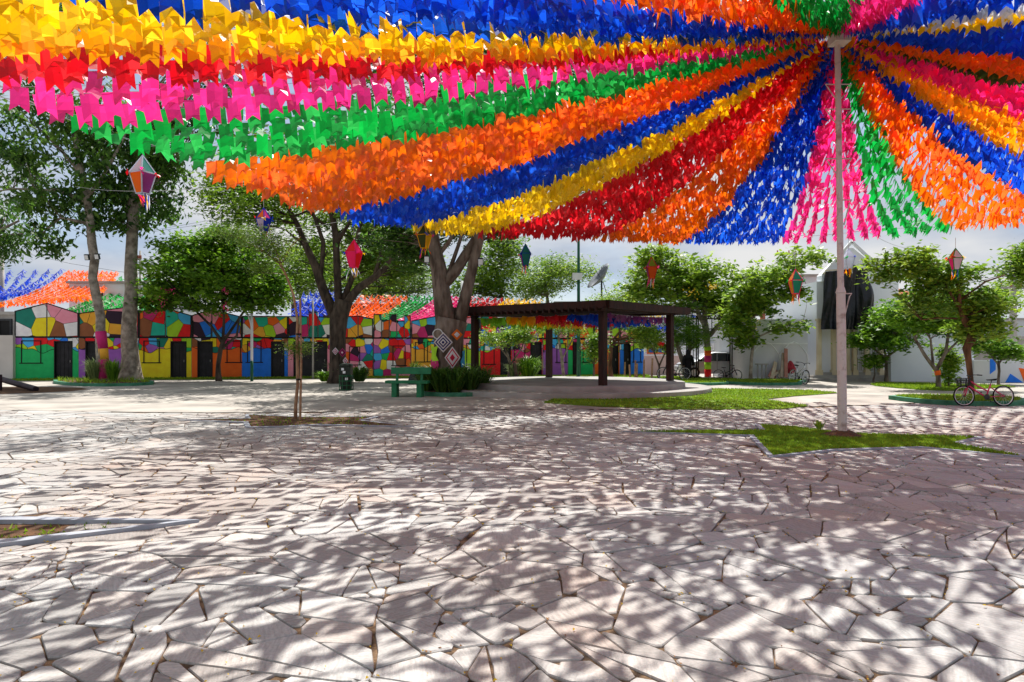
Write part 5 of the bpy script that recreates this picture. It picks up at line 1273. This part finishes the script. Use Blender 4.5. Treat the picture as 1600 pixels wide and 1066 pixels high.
m = MB(); m.lathe([(.20, .03), (.21, .05), (.245, .58), (.23, .58), (.19, .06)], (0, 0, 0), 20); m.build('liner', BK, t, world=False)
for z in (.03, .2, .37, .56):
    m = MB(); m.tube([(.26 * math.cos(a * PI / 10), .26 * math.sin(a * PI / 10), z) for a in range(20)], .018, 5, closed=True); m.build('hoop', mat('bin_green', '1c5a36', None, rough=.5), t, world=False)
for k in range(10):
    a = k * PI / 5; m = MB(); m.bar((.27 * math.cos(a), .27 * math.sin(a), .0), (.27 * math.cos(a), .27 * math.sin(a), .6), .018); m.build('slat', MATS['bin_green'], t, world=False)
m = MB(); m.tube([(0, .2, .55), (0, .22, 1.0)], .03, 6); m.lathe([(.26, .93), (.27, .96), (.22, 1.02), (.02, 1.06)], (0, 0, 0), 20); m.build('hood', BK, t, world=False)
for x, z in ((-.08, .82), (.07, .45), (-.02, .7)):
    m = MB(); m.box((x, -.25, z), (.1, .015, .09)); m.build('sticker', WHITEP, t, world=False)
m = MB(); m.box((0, -.02, .76), (.42, .4, .32)); m.build('upper_bin', BK, t, world=False)
# planter bowl on second bench behind
bx, by = G(648, 600); t = thing('planter_pot', 'dark round planter pot with spiky plant behind the green bench', 'planter', (bx, by, 0))
m = MB(); m.lathe([(.3, 0), (.34, .05), (.2, .45), (.36, .55), (.5, .75), (.46, .78), (.3, .7), (.01, .7)], (0, 0, 0), 18); m.build('pot', mat('pot_dark', '2a2c30', '45474c', 5, .7), t, world=False)
bl = MB()
for _ in range(70):
    a = random.uniform(0, 2 * PI); r_ = random.uniform(.1, .45); bl.add([(math.cos(a) * .05 - .015, math.sin(a) * .05, .7), (math.cos(a) * .05 + .015, math.sin(a) * .05, .7), (math.cos(a) * r_, math.sin(a) * r_, .7 + random.uniform(.2, .4))], [(0, 1, 2)], 0, random.random())
bl.build('plant', L_OLIVE, t, world=False, tone=True)

# yarn decorations (god's eye diamonds)
def diamond(px, py, hw, hh, D, cols_, label):
    c = W(px, py, D); t = thing('yarn_diamond', label, 'yarn ornament', c); k = D / F
    for i, col in enumerate(cols_):
        s1 = 1 - i / len(cols_); s2 = 1 - (i + 1) / len(cols_) + .001
        m = MB(); yy = -.012 * i
        o_ = [Vector((c.x + dx * hw * k * s1, c.y + yy, c.z + dz * hh * k * s1)) for dx, dz in ((0, 1), (-1, 0), (0, -1), (1, 0))]
        n_ = [Vector((c.x + dx * hw * k * s2, c.y + yy - .012, c.z + dz * hh * k * s2)) for dx, dz in ((0, 1), (-1, 0), (0, -1), (1, 0))]
        bck = [p + Vector((0, .02, 0)) for p in o_]
        m.add(o_ + n_ + bck, [(j, (j + 1) % 4, 4 + (j + 1) % 4, 4 + j) for j in range(4)] + [(8 + j, 8 + (j + 1) % 4, (j + 1) % 4, j) for j in range(4)]); m.build('yarn_layer', MATS.get('yarn_' + col) or mat('yarn_' + col, {'white': 'c9c3c4', 'navy': '24235a', 'red': 'b01b3a', 'orange': 'd0641e', 'magenta': 'a12262', 'dark': '3a2030', 'teal': '1f7a70'}[col], None, rough=.95, bump=.3, bscale=60), t)
    m = MB(); m.bar((c.x, c.y + .01, c.z - hh * k), (c.x, c.y + .01, c.z + hh * k), .02); m.bar((c.x - hw * k, c.y + .012, c.z), (c.x + hw * k, c.y + .012, c.z), .02); m.build('cross_sticks', DARKWOOD, t)
diamond(692.5, 535, 15, 16, 24.45, ['white', 'navy', 'white', 'navy', 'white', 'navy'], 'navy and white yarn diamond high on the big forked trunk')
diamond(707, 559, 12.5, 17.5, 24.35, ['white', 'red', 'white', 'white', 'red', 'red'], 'red and white yarn diamond low on the big forked trunk')
diamond(714, 523, 9, 9, 24.55, ['orange', 'orange', 'white', 'white'], 'orange and white yarn diamond right of the navy one')
diamond(524, 549, 5, 6, 30.75, ['white', 'magenta', 'white', 'magenta'], 'small magenta yarn diamond on the dark forked tree')
diamond(535, 551, 6, 7, 30.72, ['magenta', 'dark', 'magenta', 'white'], 'small dark pink yarn diamond on the dark forked tree')
diamond(539.5, 564, 4, 6, 30.75, ['white', 'magenta', 'white'], 'lowest small white yarn diamond on the dark forked tree')
for px, py, r_, lab in ((684, 522, 7.5, 'empty round hoop above the navy yarn diamond'), (690, 590, 0, '')):
    if r_:
        c = W(px, py, 24.5); m = MB(); m.tube([(c.x + r_ * 24.5 / F * math.cos(a * PI / 12), c.y, c.z + r_ * 24.5 / F * math.sin(a * PI / 12)) for a in range(24)], .018, 6, closed=True); tag(m.build('hoop', WHITEP), lab, 'yarn ornament')
# painted patches on the giant trunk
for k, (x_, y_, col) in enumerate(((680, 575, 'magenta'), (686, 600, 'teal'), (700, 592, 'red'), (724, 560, 'sky'), (722, 590, 'green'), (681, 553, 'lime'))):
    c = W(x_, y_, 25.5); ctr = W(700, y_, 25.5); rr = float(np.interp(y_, [520, 560, 590, 616], [48, 47, 52, 60])) * 25.5 / F / 2 * 1.05
    a0 = math.acos(max(-1, min(1, (c.x - ctr.x) / rr))); m = MB(); vs = []
    for zz in (-.3, -.1, .12, .3):
        for q_ in (-.32, -.1, .1, .32):
            wv = 1.04 + .01 * k; aa = a0 + q_ * (1 + .4 * math.sin(zz * 9 + k)); vs.append((ctr.x + rr * wv * math.cos(aa), ctr.y - rr * wv * math.sin(aa), c.z + zz + .06 * math.sin(q_ * 9 + k)))
    m.add(vs, [(j * 4 + i, j * 4 + i + 1, (j + 1) * 4 + i + 1, (j + 1) * 4 + i) for j in range(3) for i in range(3)]); m.build('painted_patch', MATS['paint_' + col], T4, smooth=True)

# ------------------------------------------------------------------ bicycles
TYRE = MATS['tyre']
def bicycle(label, loc, rz, frame_col, wheel_r=.28, basket=False, scale=1., lean=0., group=None):
    t = thing('bicycle', label, 'bicycle', loc, rz, group); t.rotation_euler = (lean, 0, rz); t.scale = (scale,) * 3
    wb = .52; FMt = mat('bike_' + frame_col, frame_col, None, rough=.35, spec=.6)
    for s in (-1, 1):
        c = Vector((s * wb, 0, wheel_r)); m = MB()
        m.tube([c + Vector((wheel_r * .96 * math.cos(a * PI / 16), 0, wheel_r * .96 * math.sin(a * PI / 16))) for a in range(32)], .019, 7, closed=True); wh = m.build('wheel', TYRE, t, world=False, smooth=True)
        m = MB(); m.tube([c + Vector((wheel_r * .87 * math.cos(a * PI / 16), 0, wheel_r * .87 * math.sin(a * PI / 16))) for a in range(32)], .011, 5, closed=True); m.build('rim', WHITEP, wh, world=False)
        m = MB()
        for a in range(16):
            an = a * PI / 8; m.bar(c + Vector((0, .02 * (-1) ** a, 0)), c + Vector((wheel_r * .87 * math.cos(an), 0, wheel_r * .87 * math.sin(an))), .003)
        m.build('spokes', WHITEP, wh, world=False)
        m = MB(); m.tube([c + Vector((0, -.04, 0)), c + Vector((0, .04, 0))], .022, 8); m.build('hub', GREYMET, wh, world=False)
    bb = Vector((.06, 0, .25)); st = Vector((.2, 0, .60)); hd = Vector((-.36, 0, .70)); hl = Vector((-.40, 0, .56)); rw = Vector((wb, 0, wheel_r)); fw = Vector((-wb, 0, wheel_r))
    m = MB()
    m.tube([hl, Vector((-.2, 0, .42)), bb], .024, 7); m.tube([hd, Vector((-.15, 0, .55)), bb.lerp(st, .45)], .021, 7); m.tube([bb, st], .019, 7); m.tube([hd + Vector((-.0, 0, .03)), hl], .02, 7)
    for s in (-1, 1): m.tube([bb, rw + Vector((0, .045 * s, 0))], .011, 6); m.tube([bb.lerp(st, .8), rw + Vector((0, .045 * s, 0))], .010, 6)
    m.build('frame', FMt, t, world=False, smooth=True)
    m = MB()
    for s in (-1, 1): m.tube([hl + Vector((-.01, .03 * s, 0)), fw + Vector((.04, .045 * s, .12)), fw + Vector((0, .045 * s, 0))], .016, 6)
    m.build('fork', FMt, t, world=False, smooth=True)
    m = MB(); m.tube([hd, hd + Vector((.02, 0, .10))], .013, 6); hb = hd + Vector((.02, 0, .10))
    m.tube([hb + Vector((.14, .28, .04)), hb + Vector((.0, .14, .05)), hb, hb + Vector((.0, -.14, .05)), hb + Vector((.14, -.28, .04))], .011, 6); m.build('handlebar', GREYMET, t, world=False, smooth=True)
    for s in (-1, 1):
        m = MB(); m.tube([hb + Vector((.06, .21 * s, .045)), hb + Vector((.15, .29 * s, .038))], .017, 6); m.build('grip', BLACK, t, world=False)
    m = MB(); m.tube([st, st + Vector((.03, 0, .12))], .012, 6); m.build('seat_post', GREYMET, t, world=False)
    sc_ = st + Vector((.03, 0, .13)); m = MB()
    m.add([sc_ + Vector(v) for v in ((-.15, 0, .0), (-.02, .045, .005), (.11, .075, .02), (.13, 0, .03), (.11, -.075, .02), (-.02, -.045, .005), (-.13, 0, -.03), (.09, .04, -.03), (.09, -.04, -.03))], [(0, 1, 5), (1, 2, 3, 4, 5), (0, 6, 1), (1, 6, 7, 2), (2, 7, 3), (3, 7, 8, 4), (4, 8, 5), (5, 8, 6), (0, 5, 6), (6, 8, 7)]); m.build('saddle', BLACK, t, world=False)
    m = MB(); m.lathe([(.0, -.005), (.075, -.005), (.075, .005), (0, .005)], bb + Vector((0, -.045, 0)), 18, axis=Matrix.Rotation(R(90), 4, 'X')); m.build('chainring', GREYMET, t, world=False)
    m = MB(); m.bar(bb + Vector((0, -.06, 0)), bb + Vector((.09, -.06, -.12)), .014); m.box(bb + Vector((.09, -.11, -.13)), (.08, .08, .02)); m.bar(bb + Vector((0, .06, 0)), bb + Vector((-.09, .06, .12)), .014); m.box(bb + Vector((-.09, .11, .13)), (.08, .08, .02)); m.build('cranks', GREYMET, t, world=False)
    m = MB(); m.tube([bb + Vector((.0, -.05, .07)), rw + Vector((0, -.05, .035)), rw + Vector((.03, -.05, 0)), rw + Vector((0, -.05, -.035)), bb + Vector((0, -.05, -.07))], .005, 4); m.build('chain', BLACK, t, world=False)
    if basket:
        m = MB(); c = Vector((-.52, 0, .66))
        for z, s in ((-.10, .8), (-.03, .88), (.04, .95), (.10, 1.0)):
            m.tube([c + Vector((a * .13 * s, b3 * .15 * s, z)) for a, b3 in ((-1, -1), (1, -1), (1, 1), (-1, 1))], .006, 4, closed=True)
        for i in range(7):
            u = -1 + i / 3
            for a, b3 in ((u, -1), (u, 1), (-1, u), (1, u)): m.bar(c + Vector((a * .104, b3 * .12, -.10)), c + Vector((a * .13, b3 * .15, .10)), .012)
        m.add([c + Vector((a * .104, b3 * .12, -.10)) for a, b3 in ((-1, -1), (1, -1), (1, 1), (-1, 1))], [(0, 1, 2, 3)])
        m.build('basket', GREYMET, t, world=False)
    return t
bw = G(1531, 634.5)
bicycle('pink bicycle with front basket leaning by the green kerb at right', (bw[0] + .05, bw[1] - .1, 0), R(-3), 'c4145a', .28, True, 1.02, lean=R(-4))
bw = G(1250, 600); bicycle('white bicycle parked beside the chapel steps', (bw[0], bw[1] + .2, 0), R(95), 'cfd2d6', .28, False, 1.15, lean=R(6))
bw = G(1053, 597.5); bicycle('black bicycle with thick frame on the kerbed bed near the pine', (bw[0], bw[1], .11), R(4), '1b1b26', .3, False, 1.02)
bw = G(1137, 594.5); bicycle('dark blue bicycle parked at the foot of the lattice gateway', (bw[0], bw[1], 0), R(182), '182238', .3, False, .9)
bw = G(727, 602.5); bicycle('dark bicycle half hidden behind the big trunk planter', (bw[0], bw[1], 0), R(80), '26262c', .3, False, 1.1)
# ------------------------------------------------------------------ debris by the arched block
for k, (xa, ya, xb, yb, ww, lab) in enumerate(((1206, 592, 1212, 566, .18, 'short dark edged plank leaning far left against the grey arched block'), (1221, 590, 1224, 552, .14, 'narrow grey plank leaning against the grey arched block'), (1228, 590, 1228, 545, .17, 'tall reddish plank leaning upright against the grey arched block'), (1203, 591, 1230, 572, .12, 'long pale plank lying slanted across the other planks'), (1219, 592, 1230, 568, .3, 'wide pale board leaning at the right of the planks'), (1204, 592, 1212, 577, .4, 'wide low board at the left of the planks'))):
    a, c = W(xa, ya, 32.9), W(xb, yb, 33.6); a.z = max(.03, a.z - .0)
    m = MB(); m.bar(a, c, ww, .04, up=(0, 1, 0)); tag(m.build('plank', mat('plank_%d' % (k % 3), ['b5a28a', '9a8a7a', '9c6b5f'][k % 3], ['c9b8a0', 'ab9c8c', 'ad7d70'][k % 3], 5, .9, .2)), lab, 'plank', 'planks leaning on the grey block')
c = W(1235, 574, 33.3); m = MB(); vs = []
m.lathe([(.05, -.32), (.2, -.28), (.24, -.05), (.18, .12), (.05, .28), (.02, .32)], c, 12); m.v = [(x + random.gauss(0, .02), y + random.gauss(0, .02), z) for x, y, z in m.v]
tag(m.build('red_bag', mat('red_bag', '8e1f2c', 'a83040', 6, .7)), 'dark red bag hanging on the wall above the planks', 'bag')
t = thing('step_ladder', 'small pale metal table frame before the grey arched block', 'frame', (W(1190, 0, 33.2).x, 33.2, 0)); m = MB()
x0, x1 = W(1184, 0, 33.2).x, W(1197, 0, 33.2).x
for x in (x0, (x0 + x1) / 2, x1): m.bar((x, 33.2, 0), (x, 33.2, .82), .05)
m.build('leg', GREYC, t); m = MB(); m.box(((x0 + x1) / 2, 33.2, .85), (x1 - x0 + .15, .3, .05)); m.build('top', GREYC, t)
# dark fallen post at the left edge
t = thing('fallen_post', 'dark round post lying slanted at the left edge', 'post', (*G(30, 608), 0))
a, c = Vector((*G(-25, 606), .55)), Vector((*G(56, 612), .09)); m = MB(); m.tube([a, c], .11, 12); m.build('post', mat('creosote', '1a1216', '35222c', 5, .6), t, auto=True)
t = thing('bollard', 'short dark post standing upright at the left edge', 'post', (*G(-3, 611), 0)); m = MB(); p = Vector((*G(-1, 611), 0)); m.tube([p, p + Vector((0, 0, .62))], .09, 10); m.build('post', MATS['creosote'], t, auto=True)
bed('earth_patch', 'bare brown earth patch beside the fallen dark post', 'earth', smooth_poly([G(-60, 606), G(60, 604.5), G(150, 607), G(100, 613), G(-60, 618)], 1), None, SOIL, th=.012)

# ------------------------------------------------------------------ person
def person():
    x, y = W(1080, 0, 33.0).x, 33.6
    t = thing('person', 'person in a long black robe standing by the bicycle near the gate', 'person', (x, y, 0), 0)
    hs = 1.55 / 1.7
    V = [(0, 0, .95), (0, 0, 1.12), (0, 0, 1.34), (0, 0, 1.47), (0, -.01, 1.58), (0, 0, 1.68), (.17, 0, 1.38), (.25, -.02, 1.12), (.24, -.10, .88), (-.17, 0, 1.38), (-.25, -.02, 1.12), (-.24, -.10, .88), (.09, 0, .9), (.11, .0, .48), (.12, .02, .08), (.12, -.12, .04), (-.09, 0, .9), (-.10, -.04, .48), (-.10, -.02, .08), (-.10, -.16, .04), (.24, -.14, .80), (-.24, -.14, .80)]
    E = [(0, 1), (1, 2), (2, 3), (3, 4), (4, 5), (2, 6), (6, 7), (7, 8), (8, 20), (2, 9), (9, 10), (10, 11), (11, 21), (0, 12), (12, 13), (13, 14), (14, 15), (0, 16), (16, 17), (17, 18), (18, 19)]
    Rr = [.13, .12, .14, .05, .085, .06, .06, .042, .028, .06, .042, .028, .085, .06, .045, .035, .085, .06, .045, .035, .03, .03]
    me = bpy.data.meshes.new('body'); me.from_pydata([(a * hs, b_ * hs, c * hs) for a, b_, c in V], E, []); o = bpy.data.objects.new('body', me); C.objects.link(o); o.parent = t
    sk = o.modifiers.new('s', 'SKIN'); ss = me.skin_vertices[0].data
    for i, r_ in enumerate(Rr): ss[i].radius = (r_ * hs, r_ * hs * .9)
    ss[0].use_root = True; o.modifiers.new('u', 'SUBSURF').levels = 1; me.materials.append(mat('skin', '7a5038', None, rough=.6))
    o.modifiers['u'].render_levels = 2
    RB = mat('black_robe', '0b0b0e', '17171c', 4, .85, .4, 12)
    m = MB(); n = 22; prof = [(.22, .04), (.20, .3), (.18, .6), (.175, .85), (.185, 1.0), (.20, 1.18), (.205, 1.3), (.16, 1.40), (.075, 1.46)]
    vs = []
    for r_, z in prof:
        for j in range(n):
            a = 2 * PI * j / n; w_ = 1 + .09 * math.sin(a * 5 + z * 3) * max(0, (1.1 - z)); vs.append((math.cos(a) * r_ * w_ * hs, math.sin(a) * r_ * .75 * w_ * hs, z * hs))
    fs = [(i * n + j, i * n + (j + 1) % n, (i + 1) * n + (j + 1) % n, (i + 1) * n + j) for i in range(len(prof) - 1) for j in range(n)]
    m.add(vs, fs)
    m.build('robe', RB, t, world=False, smooth=True)
    m = MB()
    for s in (-1, 1): m.tube([Vector(q) * hs for q in ((s * .15, 0, 1.38), (s * .26, -.02, 1.12), (s * .25, -.11, .86))], [.085 * hs, .075 * hs, .09 * hs], 10)
    m.build('sleeves', RB, t, world=False, smooth=True)
    m = MB(); m.lathe([(.02, 1.725), (.075, 1.71), (.115, 1.63), (.12, 1.54), (.13, 1.44), (.19, 1.33), (.22, 1.2)], (0, .01, 0), 16); m.v = [(a * hs, b_ * hs * .95, c * hs) for a, b_, c in m.v]; m.build('head_scarf', RB, t, world=False, smooth=True)
person()
print('objects', len(bpy.data.objects), 'stones', len(stones))
